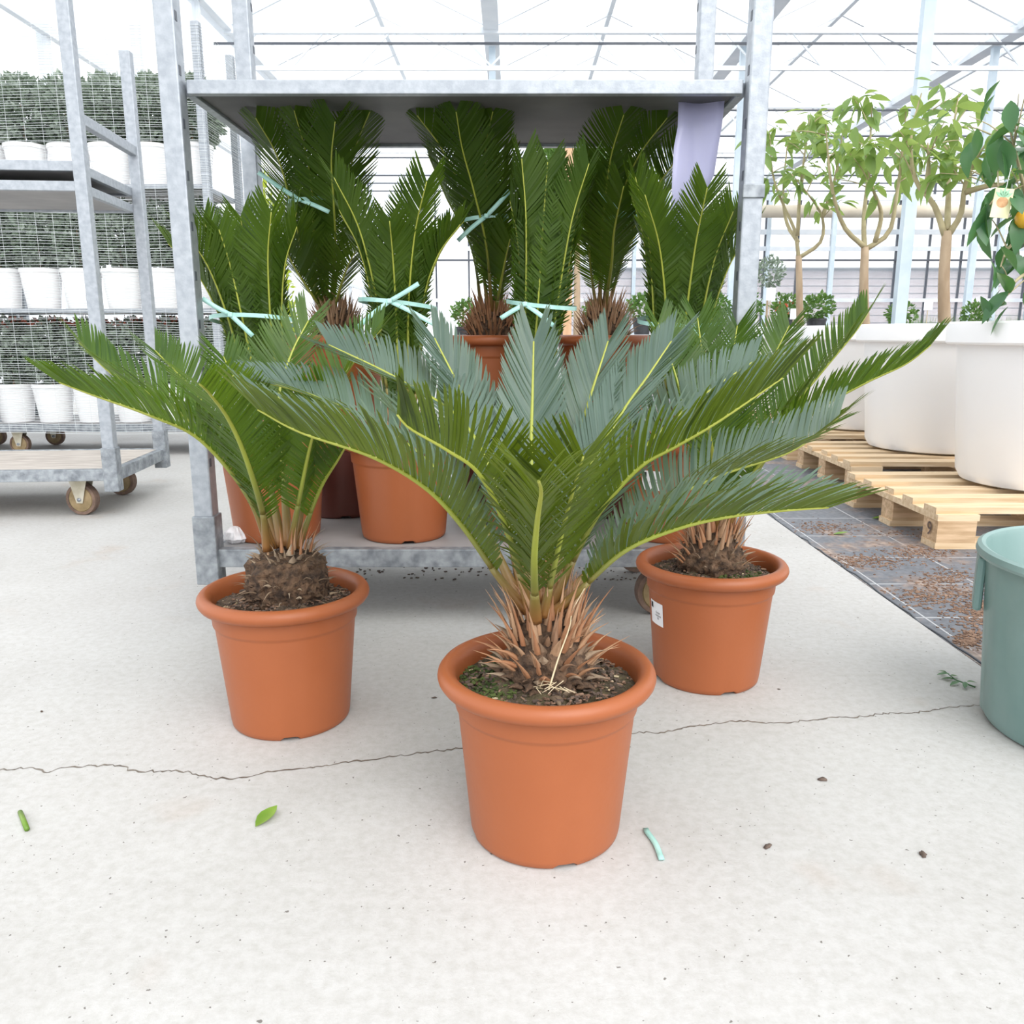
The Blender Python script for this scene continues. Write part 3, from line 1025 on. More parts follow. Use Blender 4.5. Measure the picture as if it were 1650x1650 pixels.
def bundle(seed, n, crown, tie_z, tie_r, top_z, spread, lean=(0, 0), vary=0.06, az0=0.0):
    """fronds gathered at the tie and opening again above it"""
    rnd = random.Random(seed)
    out = []
    for i in range(n):
        a = az0 + 2 * math.pi * (i + rnd.uniform(-0.25, 0.25)) / n
        ca, sa = math.cos(a), math.sin(a)
        lx, ly = lean
        tz = top_z + rnd.uniform(-vary, vary)
        sp = spread * rnd.uniform(0.75, 1.15)
        f = (tie_z - crown) / (tz - crown)
        pts = [Vector((ca * 0.025, sa * 0.025, crown - 0.02)),
               Vector((ca * (tie_r * 0.8) + lx * f * 0.5, sa * tie_r * 0.8 + ly * f * 0.5, crown + (tie_z - crown) * 0.5)),
               Vector((ca * tie_r + lx * f, sa * tie_r + ly * f, tie_z)),
               Vector((ca * (tie_r + (sp - tie_r) * 0.4) + lx * (f + (1 - f) * 0.55), sa * (tie_r + (sp - tie_r) * 0.4) + ly * (f + (1 - f) * 0.55), tie_z + (tz - tie_z) * 0.6)),
               Vector((ca * sp + lx, sa * sp + ly, tz))]
        up = Vector((-ca, -sa, 0.35))
        out.append((pts, up))
    return out


DECK = 0.200
rowA = 2.17
# front row, pots on the deck
low = [
    (-0.63, 'tied cycad palm on the trolley deck beside its left front post', dict(n=9, tie_z=0.56, tie_r=0.075, top_z=0.80, spread=0.15, lean=(-0.055, 0)), 41),
    (-0.29, 'tied cycad palm on the trolley deck, second pot from the left post, large ribbon bow', dict(n=10, tie_z=0.60, tie_r=0.065, top_z=0.84, spread=0.18, lean=(0.0, 0)), 42),
    (0.05, 'tied cycad palm on the trolley deck straight behind the nearest palm, one tall broad frond', dict(n=8, tie_z=0.60, tie_r=0.055, top_z=0.90, spread=0.11, lean=(0.05, 0)), 43),
    (0.42, 'tied cycad palm on the trolley deck beside its right front post', dict(n=10, tie_z=0.56, tie_r=0.075, top_z=0.84, spread=0.20, lean=(0.02, 0)), 44),
]
for x, lab, kw, sd in low:
    fr = bundle(sd, crown=0.30, az0=R(-90), **kw)
    t = tied_cycad(lab, (x, rowA, DECK), sd % 10 + 3, fr, tie=((kw['lean'][0] * 0.5, kw['lean'][1], kw['tie_z']), kw['tie_r'] + 0.035, sd, 3 if sd == 42 else 2, 0.12, 0.12 if sd == 42 else 0.08))
    if sd == 44:
        sticker(t, view_ang((x, rowA), -22), 0.165, 0.05, 0.05, 0.126)
# back row, each terracotta pot standing on a brown one
rowB = 2.465
ZB = DECK + 0.262
tall = [
    (-0.51, 'tall tied cycad at the back of the trolley, nearest its left end, pinkish trunk scales', 51,
     [[(513, 495, 2.42), (508, 400, 2.37), (504, 320, 2.31), (494, 250, 2.24), (474, 178, 2.15)],
      [(530, 495, 2.43), (548, 400, 2.40), (560, 310, 2.34), (572, 240, 2.27), (596, 180, 2.19)],
      [(497, 495, 2.43), (476, 400, 2.40), (466, 320, 2.34), (446, 250, 2.26), (412, 190, 2.17)],
      [(505, 495, 2.42), (490, 420, 2.36), (478, 365, 2.31)],
      [(524, 495, 2.42), (540, 400, 2.36), (538, 330, 2.29), (534, 260, 2.22), (540, 196, 2.13)],
      [(520, 490, 2.47), (530, 400, 2.50), (545, 300, 2.52), (565, 235, 2.50)],
      [(500, 490, 2.47), (485, 380, 2.50), (478, 300, 2.52), (468, 240, 2.50)],
      [(508, 490, 2.42), (480, 440, 2.37), (462, 405, 2.34)],
      [(528, 490, 2.42), (556, 440, 2.37), (575, 400, 2.34)]], ((504, 322, 2.36), 0.065)),
    (-0.06, 'tall tied cycad palm at the back of the trolley, between the other two tall ones', 52,
     [[(800, 500, 2.43), (796, 400, 2.38), (786, 310, 2.32), (782, 240, 2.25), (794, 180, 2.17)],
      [(788, 500, 2.43), (772, 400, 2.38), (745, 310, 2.32), (712, 240, 2.25), (672, 186, 2.18)],
      [(794, 500, 2.42), (784, 400, 2.35), (764, 310, 2.27), (745, 240, 2.20), (735, 180, 2.12)],
      [(804, 500, 2.45), (815, 400, 2.44), (812, 320, 2.42), (808, 250, 2.38)],
      [(796, 500, 2.46), (790, 400, 2.52), (770, 300, 2.52), (750, 240, 2.50)],
      [(786, 500, 2.46), (760, 400, 2.50), (720, 320, 2.52), (690, 250, 2.5)],
      [(800, 500, 2.42), (812, 430, 2.37), (822, 385, 2.33)]], ((778, 355, 2.37), 0.07)),
    (0.27, 'tall tied cycad palm at the back of the trolley, nearest its right end, dark fronds', 53,
     [[(968, 500, 2.43), (985, 400, 2.40), (1000, 320, 2.35), (1030, 250, 2.28), (1075, 190, 2.20)],
      [(976, 500, 2.44), (1005, 410, 2.42), (1040, 330, 2.38), (1080, 270, 2.32), (1122, 215, 2.25)],
      [(962, 500, 2.43), (968, 400, 2.38), (975, 320, 2.32), (985, 250, 2.25), (1005, 185, 2.16)],
      [(956, 500, 2.44), (950, 410, 2.40), (958, 330, 2.36), (962, 280, 2.30)],
      [(965, 500, 2.47), (980, 400, 2.52), (1010, 310, 2.52), (1050, 245, 2.5)],
      [(972, 500, 2.47), (1000, 420, 2.52), (1050, 340, 2.53), (1095, 290, 2.5)],
      [(970, 500, 2.42), (985, 430, 2.35), (990, 370, 2.28), (1005, 300, 2.20)]], ((1008, 356, 2.38), 0.065)),
]
for x, lab, sd, paths, (tc_, tr_) in tall:
    tag(place('support_pot', BROWN, None, (x, rowB, DECK)), {51: 'brown plastic pot propping up the tall palm nearest the left end', 52: 'brown plastic pot propping up the middle tall palm', 53: 'brown plastic pot propping up the tall palm nearest the right end'}[sd], 'pot', 'brown pots under the tall palms')
    base = Vector((x, rowB, ZB))
    fr = []
    for pth in paths:
        w = [P(*q) - base for q in pth]
        a0 = math.atan2(w[0].y, w[0].x)
        w[0] = Vector((math.cos(a0) * 0.028, math.sin(a0) * 0.028, 0.31))
        fr.append((w, None))
    tied_cycad(lab, base, sd % 10 + 5, fr, trunk_top=0.325, trunk_r=0.055, L=0.118, start=0.2, spikes_n=210, tie=(P(*tc_) - base, tr_, sd, 2, 0.12, 0.10))


# ------------------------------------------------------------------ trolleys
def caster(parent, x, y, ztop, r=0.06, w=0.035, rz=0.0):
    m = Matrix.Rotation(rz, 4, 'Z')
    wh = MB()
    prof = [(0.004, -w / 2 - 0.004), (0.018, -w / 2 - 0.004), (0.02, -w / 2), (r * 0.74, -w / 2), (r * 0.76, -w * 0.42), (r * 0.80, -w * 0.42), (r * 0.80, w * 0.42), (r * 0.76, w * 0.42), (r * 0.74, w / 2), (0.02, w / 2), (0.004, w / 2 + 0.004)]
    wh.lathe(prof, 28)
    ty = MB()
    ty.lathe([(r * 0.79, -w * 0.48), (r * 0.97, -w * 0.48), (r, -w * 0.3), (r, w * 0.3), (r * 0.97, w * 0.48), (r * 0.79, w * 0.48)], 32)
    rot = Matrix.Rotation(R(90), 4, 'X')
    for mb in (wh, ty):
        mb.v = [m @ (rot @ v) for v in mb.v]
    o = wh.build('wheel', M['wheel'], parent, True, (x, y, r), angle=R(35))
    ty.build('tyre', M['tyre'], o, True, angle=R(35))
    br = MB()
    for s in (-1, 1):
        yy = s * (w / 2 + 0.006)
        V = [Vector((-r * 0.62, yy - 0.0015, ztop - r)), Vector((r * 0.62, yy - 0.0015, ztop - r)), Vector((r * 0.2, yy - 0.0015, -r * 0.22)), Vector((-r * 0.2, yy - 0.0015, -r * 0.22))]
        V += [v + Vector((0, 0.003, 0)) for v in V]
        br.add([m @ v for v in V], [(0, 1, 2, 3), (7, 6, 5, 4), (0, 4, 5, 1), (1, 5, 6, 2), (2, 6, 7, 3), (3, 7, 4, 0)])
    br.box((0, 0, ztop - r - 0.003), (r * 1.5, w + 0.03, 0.006), rz)
    br.build('fork', M['bracket'], o)
    MB().tube([m @ Vector((0, -w / 2 - 0.012, 0)), m @ Vector((0, w / 2 + 0.012, 0))], 0.008, 8).build('axle', M['galv'], o, True)


def trolley(name, label, loc, rz, ln, dp, hgt, deck_mat='plate', wheel_r=0.06, post=0.046, shelves=(), wheels=((0, 0), (1, 0), (0, 1), (1, 1)), caster_rz=0.0, deck_top=0.2):
    """galvanised plant trolley; own origin at the middle of its base"""
    t = thing(name, label, 'trolley', loc, rz)
    hx, hy = ln / 2, dp / 2
    # rails and deck
    MB().box((0, -hy, deck_top - 0.022), (ln - post, 0.03, 0.046)).build('front_rail', M['galv_worn'], t, bevel=0.002)
    MB().box((0, hy, deck_top - 0.022), (ln - post, 0.03, 0.046)).build('back_rail', M['galv_worn'], t, bevel=0.002)
    for s in (-1, 1):
        MB().box((s * hx, 0, deck_top - 0.026), (0.03, dp - post, 0.05)).build('end_rail', M['galv_worn'], t, bevel=0.002)
    MB().box((0, 0, deck_top - 0.008), (ln - 0.032, dp - 0.032, 0.014)).build('deck', M[deck_mat], t)
    pp = MB()
    a = post / 2
    # folded sheet profile, open towards the inside
    for s in (-1, 1):
        for s2 in (-1, 1):
            po = MB()
            po.box((0, 0, hgt / 2 + 0.06), (post, post, hgt - 0.12))
            o = po.build('post', M['galv'], t, loc=(s * hx, s2 * hy, 0), bevel=0.004)
            MB().box((0, 0, 0.2), (post + 0.010, post + 0.010, 0.175)).build('sleeve', M['galv_worn'], o, bevel=0.003)
            nslot = int((hgt - 0.45) / 0.11)
            sl = MB().box((-s * (a - 0.001), s2 * a * 0.5, 0), (0.004, 0.012, 0.02)).mesh('slot', M['dark_frame'])
            for k in range(nslot):
                place('slot', sl, o, (0, 0, 0.42 + k * 0.11))
    for z, th in shelves:
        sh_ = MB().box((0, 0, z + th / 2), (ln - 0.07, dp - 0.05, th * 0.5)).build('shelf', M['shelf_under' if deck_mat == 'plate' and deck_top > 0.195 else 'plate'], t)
        for s2 in (-1, 1):
            MB().box((0, s2 * (hy - 0.012), z + th / 2), (ln - 0.06, 0.022, th)).build('shelf_edge', M['galv'], sh_, bevel=0.002)
        for s2 in (-1, 1):
            MB().box((s2 * (hx - 0.03), 0, z + th / 2), (0.022, dp - 0.05, th)).build('shelf_edge', M['galv'], sh_, bevel=0.002)
    for (i, j) in wheels:
        caster(t, -hx + 0.16 + i * (ln - 0.32), -hy + 0.085 + j * (dp - 0.17), deck_top - 0.045, wheel_r, rz=caster_rz)
    return t


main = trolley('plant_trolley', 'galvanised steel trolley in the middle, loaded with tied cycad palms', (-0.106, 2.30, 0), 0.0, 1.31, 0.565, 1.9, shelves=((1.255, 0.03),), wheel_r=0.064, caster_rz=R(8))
# clip on the right front post
MB().box((0.655, -0.2825 - 0.0245, 1.045), (0.050, 0.006, 0.03)).build('shelf_clip', M['galv_worn'], main, bevel=0.002)

trA = trolley('plant_trolley', 'empty trolley at left with a plywood deck and two shelves stacked halfway up', (-2.29, 3.50, 0), R(5), 1.35, 0.60, 1.9, deck_mat='deck_wood', wheel_r=0.066, shelves=((1.245, 0.035), (1.315, 0.035)), caster_rz=R(-12))
MB().box((0.675, 0, 1.50), (0.03, 0.56, 0.04)).build('end_bar', M['galv'], trA, bevel=0.003)

B1X = -2.47
trB = trolley('plant_trolley', 'netting-wrapped trolley at far left holding three tiers of white pots', (B1X, 5.30, 0), 0.0, 1.46, 0.57, 2.4, wheel_r=0.06, shelves=((0.845, 0.025), (1.535, 0.025)), deck_top=0.19)
net = MB()
rn = random.Random(4)
z = 0.14
while z < 2.38:
    dz = rn.uniform(-0.004, 0.004)
    pts = [Vector((-0.755 + 1.51 * k / 8, -0.315 + 0.006 * math.sin(k * 1.3 + z * 7), z + dz + 0.006 * math.sin(k * 0.9 + z * 5))) for k in range(9)]
    net.tube(pts, 0.0013, 3, cap=False)
    net.tube([Vector((0.757, -0.315 + 0.63 * k / 4, z + dz)) for k in range(5)], 0.0013, 3, cap=False)
    z += 0.0145
for k in range(16):
    net.tube([Vector((-0.755 + k * 0.1, -0.318, 0.14)), Vector((-0.755 + k * 0.1, -0.318, 2.38))], 0.0008, 3, cap=False)
o = net.build('netting', M['netting'], trB)
o['kind'] = 'stuff'
trB2 = trolley('plant_trolley', 'second netted trolley, cut off by the left edge', (B1X - 1.50, 5.30, 0), 0.0, 1.40, 0.57, 2.4, wheel_r=0.06, shelves=((0.845, 0.025), (1.535, 0.025)), deck_top=0.19, wheels=((1, 0), (1, 1)))


# ------------------------------------------------------------------ foliage helpers
def leaf_cloud(n, rad, size, seed, shell=0.5, flat=1.0, droop=0.0, box=None):
    rnd = random.Random(seed)
    mb = MB()
    for _ in range(n):
        while True:
            p = Vector((rnd.uniform(-1, 1), rnd.uniform(-1, 1), rnd.uniform(-1, 1)))
            if box or (p.length <= 1 and p.length > shell * rnd.random()):
                break
        q = Vector((p.x * rad[0], p.y * rad[1], p.z * rad[2]))
        d = (p.normalized() * 0.8 + Vector((rnd.gauss(0, 1), rnd.gauss(0, 1), rnd.gauss(0, 1) + 0.3 - droop)) * 0.6).normalized()
        s = Vector((rnd.gauss(0, 1), rnd.gauss(0, 1), rnd.gauss(0, 1)))
        s = (s - d * s.dot(d)).normalized()
        l = size * rnd.uniform(0.7, 1.25)
        w = l * 0.30 * flat
        nn = d.cross(s)
        mb.add([q, q + d * l * 0.5 + s * w + nn * w * 0.25, q + d * l, q + d * l * 0.5 - s * w + nn * w * 0.25, q + d * l * 0.45], [(0, 1, 4), (1, 2, 4), (2, 3, 4), (3, 0, 4)])
    return mb


def simple_pot_mesh(name, r0, r1, h, mat, rim=0.008, rimh=0.025):
    mb = MB()
    mb.lathe([(0, 0.002), (r0 * 0.96, 0), (r0, 0.004), (r1 - rim * 0.6, h - rimh), (r1, h - rimh + 0.002), (r1, h - 0.003), (r1 - 0.003, h), (r1 - rim, h), (r1 - rim, h - rimh), (0, h - rimh - 0.005)], 36)
    me = mb.mesh(name, mat, True)
    me.set_sharp_from_angle(angle=R(35))
    return me


WPOT = simple_pot_mesh('pot', 0.090, 0.118, 0.235, M['white_pot'])
HED = [leaf_cloud(2300, (0.15, 0.21, 0.205), 0.040, 60 + i, 0.6).mesh('foliage', M['hedge']) for i in range(4)]
REDT = leaf_cloud(60, (0.11, 0.10, 0.03), 0.03, 71, 0.3).mesh('red_shoots', M['red_leaf'])
stem_me = MB().tube([(0, 0, 0.2), (0.004, 0, 0.32), (-0.003, 0.004, 0.46)], [0.008, 0.006, 0.003], 6).mesh('stem', M['bark'])
tiers = {0.19: ('bottom deck', 'lowest'), 0.87: ('middle shelf', 'middle'), 1.56: ('top shelf', 'highest')}
words = ['at the right end', 'second from the right end', 'third from the right end', 'fourth from the right end', 'fifth from the right end', 'sixth from the right end']
rn = random.Random(12)
for z, (sname, _) in tiers.items():
    for k in range(6):
        x = -1.86 - k * 0.243
        t = thing('potted_shrub', f'shrub in white pot on the netted trolley {sname}, {words[k]}', 'potted plant', (x, 5.17 + rn.uniform(-0.01, 0.01), z), 0.0, f'white pots on the netted trolley {sname}')
        place('pot', WPOT, t)
        place('stem', stem_me, t)
        f = place('foliage', HED[(k + int(z * 10)) % 4], t, (0, 0.06, 0.42))
        f['kind'] = 'stuff'
        if z < 0.5:
            rt = place('red_shoots', REDT, t, (0, 0, 0.60))
            rt['kind'] = 'stuff'
    for k in range(2):
        t = thing('potted_shrub', f'shrub in white pot on the cut-off left trolley {sname}, ' + ('nearer the netting' if k == 0 else 'at the picture edge'), 'potted plant', (-3.39 - k * 0.25, 5.17, z), 0.0, 'white pots on the second trolley')
        place('pot', WPOT, t)
        place('stem', stem_me, t)
        f = place('foliage', HED[(k + 1) % 4], t, (0, 0.03, 0.43))
        f['kind'] = 'stuff'


# ------------------------------------------------------------------ pallets, white tubs and trees at right
FZ = -0.006
Wd = lambda c, s, nm: MB().box(c, s).mesh(nm, M['wood'])
top_b = MB().box((0, 0, 0), (1.2, 0.098, 0.022)).mesh('top_board', M['wood'])
str_b = MB().box((0, 0, 0), (0.145, 0.8, 0.022)).mesh('cross_board', M['wood'])
bot_b = MB().box((0, 0, 0), (1.2, 0.1, 0.022)).mesh('bottom_board', M['wood'])
blk = MB().box((0, 0, 0), (0.135, 0.1, 0.078)).mesh('block', M['block_wood'])
pal = [((1.47, 2.79), 0, 'nearest wooden pallet, with a 9 written on its corner block'), ((1.60, 3.83), R(-1), 'second nearest wooden pallet in the row under the white tubs'), ((1.62, 4.87), R(1), 'third wooden pallet in the row under the white tubs'), ((1.64, 5.92), 0, 'farthest wooden pallet in the row under the white tubs')]
rn = random.Random(8)
for i, ((x, y), rz, lab) in enumerate(pal):
    t = thing('wooden_pallet', lab, 'pallet', (x + 0.6, y + 0.4, FZ), rz, 'wooden pallets under the white tubs')
    for yy in (-0.35, 0.0, 0.35):
        place('bottom_board', bot_b, t, (0, yy, 0.011))
        for xx in (-0.5275, 0, 0.5275):
            place('block', blk, t, (xx + rn.uniform(-0.005, 0.005), yy, 0.061))
    for xx in (-0.5275, 0, 0.5275):
        place('cross_board', str_b, t, (xx, 0, 0.111))
    for yy in (-0.341, -0.17, 0.0, 0.17, 0.341):
        o = place('top_board', top_b, t, (rn.uniform(-0.012, 0.012), yy, 0.133))
        o.scale = (1, rn.uniform(0.8, 1.0), 1)
    if i == 0:
        nine = text_mesh('9', 0.07, 'number', M['ink'])
        o = place('number', nine, t, (-0.602, -0.352, 0.062))
        o.rotation_euler = (R(90), 0, R(-90))

tub_prof = [(0, 0.004), (0.29, 0.004), (0.315, 0.012), (0.333, 0.045), (0.375, 0.535), (0.380, 0.545), (0.412, 0.548), (0.418, 0.556), (0.420, 0.60), (0.418, 0.628), (0.412, 0.635), (0.400, 0.633), (0.392, 0.62), (0.385, 0.585), (0.345, 0.585), (0, 0.60)]
tb = MB()
tb.lathe(tub_prof[:14], 72)
TUB = tb.mesh('tub', M['white_pot'], True)
TUB.set_sharp_from_angle(angle=R(30))
ts = MB()
ts.lathe([(0, 0.600), (0.2, 0.597), (0.386, 0.588)], 40)
TSOIL = ts.mesh('soil', M['soil'], True)


def leaf_mesh(l, w, mat, name='leaf', fold=0.25, arch=0.2):
    mb = MB()
    V, F = [], []
    st = [(0, 0.05), (0.15, 0.55), (0.35, 0.95), (0.55, 1.0), (0.78, 0.66), (0.93, 0.24), (1.0, 0.01)]
    for q, ww in st:
        zc = -arch * l * q * q
        V += [Vector((q * l, -w * ww / 2, zc + fold * w * ww * 0.5)), Vector((q * l, 0, zc)), Vector((q * l, w * ww / 2, zc + fold * w * ww * 0.5))]
    for i in range(len(st) - 1):
        a = i * 3
        F += [(a, a + 3, a + 4, a + 1), (a + 1, a + 4, a + 5, a + 2)]
    mb.add(V, F)
    return mb.mesh(name, mat, True)


LEAF = [leaf_mesh(0.125, 0.055, M['tree_leaf'], arch=0.3), leaf_mesh(0.10, 0.05, M['tree_leaf'], arch=0.1), leaf_mesh(0.14, 0.05, M['tree_leaf'], arch=0.45)]
CLEAF = [leaf_mesh(0.12, 0.06, M['citrus_leaf'], arch=0.3), leaf_mesh(0.10, 0.052, M['citrus_leaf'], arch=0.15), leaf_mesh(0.13, 0.058, M['citrus_leaf'], arch=0.5)]


def leaf_at(parent, p, rnd, leaves, droop=0.2, s=1.0):
    o = place('leaf', rnd.choice(leaves), parent, p)
    o.rotation_euler = (rnd.uniform(-0.7, 0.7), rnd.uniform(-0.5, 0.9) + droop, rnd.uniform(0, 2 * math.pi))
    k = s * rnd.uniform(0.75, 1.2)
    o.scale = (k, k, k)
    return o


def tree(name, label, loc, branches, trunk, leaves, n_leaf, seed, r=0.022, droop=0.2, zone=0.45, twigs=3):
    rnd = random.Random(seed)
    t = thing(name, label, 'tree', loc)
    tp = spline(inv(t, trunk), 10)[0]
    MB().tube(tp, [r * (1.12 - 0.25 * i / 9) for i in range(10)], 12).build('trunk', M['bark'], t, True)
    spots = []
    for bi, br in enumerate(branches):
        bp = spline(inv(t, br), 14)[0]
        bo = MB().tube(bp, [r * (0.62 - 0.5 * i / 13) for i in range(14)], 8).build('branch', M['twig'], t, True)
        for k in range(twigs):
            i = rnd.randint(6, 12)
            d = Vector((rnd.uniform(-1, 1), rnd.uniform(-1, 1), rnd.uniform(0.1, 1))).normalized() * rnd.uniform(0.14, 0.28)
            q = [bp[i], bp[i] + d * 0.5 + Vector((0, 0, 0.015)), bp[i] + d]
            MB().tube(spline(q, 6)[0], [r * 0.16, r * 0.15, r * 0.13, r * 0.11, r * 0.09, r * 0.07], 5).build('twig', M['twig'], bo, True)
            spots += [q[1].lerp(q[2], f) for f in (0.3, 0.7, 1.0, 1.0)]
        spots += [bp[i] for i in range(int(14 * zone), 14)] + [bp[13]] * 3
    for k in range(n_leaf):
        p = rnd.choice(spots) + Vector((rnd.gauss(0, 0.03), rnd.gauss(0, 0.03), rnd.gauss(0, 0.03)))
        leaf_at(t, p, rnd, leaves, droop, 1.0)
    return t


tubs = [((2.15, 3.28), 'nearest white tub, cut off by the right edge'), ((2.21, 4.33), 'second white tub, behind the nearest, its round foot in full view'), ((2.23, 5.35), 'third white tub, mostly hidden behind palm fronds'), ((2.16, 6.35), 'farthest white tub of the row')]
for (x, y), lab in tubs:
    t = thing('planter_tub', lab, 'planter', (x, y, FZ + 0.1442), 0.0, 'white tubs on pallets')
    place('tub', TUB, t)
    place('soil', TSOIL, t)
sz = 0.735
Q = P
tree('standard_tree', 'bare-stemmed tree with three thick limbs in the second white tub', (2.21, 4.33, sz),
     [[Q(1524, 385, 4.33), Q(1505, 330, 4.35), Q(1475, 290, 4.38), Q(1468, 220, 4.4), Q(1485, 150, 4.42)],
      [Q(1527, 380, 4.33), Q(1548, 345, 4.3), Q(1556, 295, 4.28), Q(1580, 245, 4.25), Q(1610, 205, 4.2)],
      [Q(1526, 370, 4.33), Q(1528, 320, 4.45), Q(1530, 250, 4.55), Q(1545, 150, 4.6)],
      [Q(1554, 310, 4.29), Q(1590, 300, 4.2), Q(1630, 295, 4.1), Q(1660, 280, 4.05)],
      [Q(1492, 310, 4.36), Q(1496, 270, 4.3), Q(1495, 230, 4.25)]],
     [Vector((2.21, 4.33, sz - 0.01)), Q(1521, 450, 4.33), Q(1526, 372, 4.33)], LEAF, 135, 81, r=0.027, zone=0.7)
tree('standard_tree', 'forked bare-stemmed tree in the third white tub, left of the pale blue column', (2.23, 5.35, sz),
     [[Q(1394, 402, 5.35), Q(1432, 375, 5.33), Q(1444, 320, 5.3), Q(1452, 260, 5.28), Q(1460, 180, 5.25)],
      [Q(1393, 400, 5.35), Q(1392, 350, 5.45), Q(1400, 270, 5.5), Q(1405, 170, 5.55)],
      [Q(1410, 390, 5.34), Q(1420, 345, 5.3), Q(1405, 300, 5.2), Q(1395, 250, 5.15)],
      [Q(1393, 398, 5.35), Q(1360, 365, 5.3), Q(1340, 300, 5.25), Q(1330, 200, 5.2)]],
     [Vector((2.23, 5.35, sz - 0.01)), Q(1392, 460, 5.35), Q(1394, 398, 5.35)], LEAF, 150, 82, r=0.027, zone=0.5)
tree('standard_tree', 'slim forked tree in the farthest white tub, beside the trolley post', (2.16, 6.35, sz),
     [[Q(1287, 415, 6.35), Q(1280, 370, 6.4), Q(1262, 330, 6.45), Q(1245, 280, 6.5), Q(1240, 210, 6.5)],
      [Q(1288, 415, 6.35), Q(1322, 390, 6.3), Q(1325, 350, 6.25), Q(1300, 310, 6.2), Q(1275, 280, 6.2)],
      [Q(1286, 390, 6.37), Q(1268, 360, 6.5), Q(1262, 310, 6.6), Q(1270, 220, 6.6)],
      [Q(1325, 350, 6.25), Q(1345, 290, 6.2), Q(1360, 200, 6.15)],
      [Q(1285, 380, 6.35), Q(1290, 300, 6.3), Q(1305, 190, 6.25)]],
     [Vector((2.16, 6.35, sz - 0.01)), Q(1288, 470, 6.35), Q(1287, 412, 6.35)], LEAF, 165, 83, r=0.025, zone=0.55)
ct = tree('citrus_tree', 'dark-leaved citrus tree at the right edge with a hanging yellow tag', (2.15, 3.28, sz),
          [[Q(1690, 420, 3.28), Q(1660, 340, 3.25), Q(1640, 260, 3.2), Q(1625, 200, 3.15)],
           [Q(1690, 430, 3.28), Q(1650, 390, 3.2), Q(1625, 400, 3.15), Q(1612, 430, 3.1)],
           [Q(1690, 430, 3.28), Q(1655, 440, 3.15), Q(1630, 460, 3.1), Q(1615, 490, 3.08)],
           [Q(1690, 420, 3.28), Q(1650, 330, 3.2), Q(1615, 310, 3.15), Q(1595, 330, 3.1)],
           [Q(1690, 430, 3.28), Q(1720, 340, 3.3), Q(1730, 240, 3.3)],
           [Q(1690, 430, 3.28), Q(1680, 350, 3.4), Q(1660, 280, 3.5), Q(1655, 220, 3.5)]],
          [Vector((2.15, 3.28, sz - 0.01)), Q(1690, 430, 3.28)], CLEAF, 120, 84, r=0.02, droop=0.55, zone=0.4, twigs=3)
fr_ = thing('citrus_fruit', 'ripe orange citrus fruit at the right edge', 'fruit', Q(1652, 352, 3.12))
fm = MB()
fm.lathe([(0.001, -0.036), (0.018, -0.031), (0.032, -0.014), (0.034, 0.004), (0.028, 0.021), (0.014, 0.030), (0.001, 0.031)], 24)
fm.build('fruit_skin', M['fruit'], fr_, True)
MB().tube([(0, 0, 0.029), (0.002, 0, 0.05)], 0.003, 6).build('stalk', M['twig'], fr_, True)
tg = thing('hanging_tag', 'small yellow picture tag hanging in the citrus tree', 'tag', Q(1615, 325, 3.05))
tg.rotation_euler = (0, R(6), R(-8))
MB().box((0, 0, -0.005), (0.062, 0.002, 0.098)).build('card', M['tag_yellow'], tg, bevel=0.006)
lf = MB()
for k in range(5):
    a = R(30 + k * 30)
    d = Vector((math.cos(a), 0, math.sin(a)))
    s = Vector((-d.z, 0, d.x))
    b0 = Vector((0, -0.0018, 0.014))
    lf.add([b0, b0 + d * 0.016 + s * 0.007, b0 + d * 0.034, b0 + d * 0.016 - s * 0.007], [(0, 1, 2, 3)])
lf.build('green_print', M['tag_green'], tg)
bl = MB()
bl.lathe([(0.0005, 0.0), (0.012, 0.0), (0.019, 0.0)], 20)
bl.v = [Vector((v.x, -0.0016, v.y * 0.95 - 0.002)) for v in bl.v]
bl.build('fruit_print', M['tag_brown'], tg)
MB().tube([(0.003, 0, 0.045), (0.004, 0.0, 0.12)], 0.0012, 4).build('string', M['paper'], tg)


# ------------------------------------------------------------------ green tub
gt = thing('green_tub', 'green plastic tub on the floor at the right edge', 'tub', (1.125, 1.43, 0))
gp = [(0.0, 0.012), (0.19, 0.012), (0.205, 0.0), (0.215, 0.004), (0.222, 0.02), (0.243, 0.318), (0.256, 0.320), (0.259, 0.326), (0.257, 0.336), (0.250, 0.340), (0.243, 0.337), (0.240, 0.328), (0.216, 0.03), (0.0, 0.026)]


def gfn(r, z, a):
    if r > 0.15 and 0.015 < z < 0.319:
        r *= 1 + 0.010 * (1 if math.sin(a * 9) > 0.2 else (-1 if math.sin(a * 9) < -0.2 else math.sin(a * 9) * 5))
    if z < 0.013 and r > 0.19 and math.sin(a * 5 + 0.6) > 0.55:
        z += 0.012
    return r, z


mb = MB()
mb.lathe(gp, 120, fn=gfn)
mb.build('tub_body', M['green_tub'], gt, True, angle=R(35))
va = math.atan2(-1.43, -1.125) - R(80)
ho = MB()
ho.box((math.cos(va) * 0.246, math.sin(va) * 0.246, 0.262), (0.016, 0.085, 0.105), va)
ho.build('handle', M['green_tub'], gt, bevel=0.006)


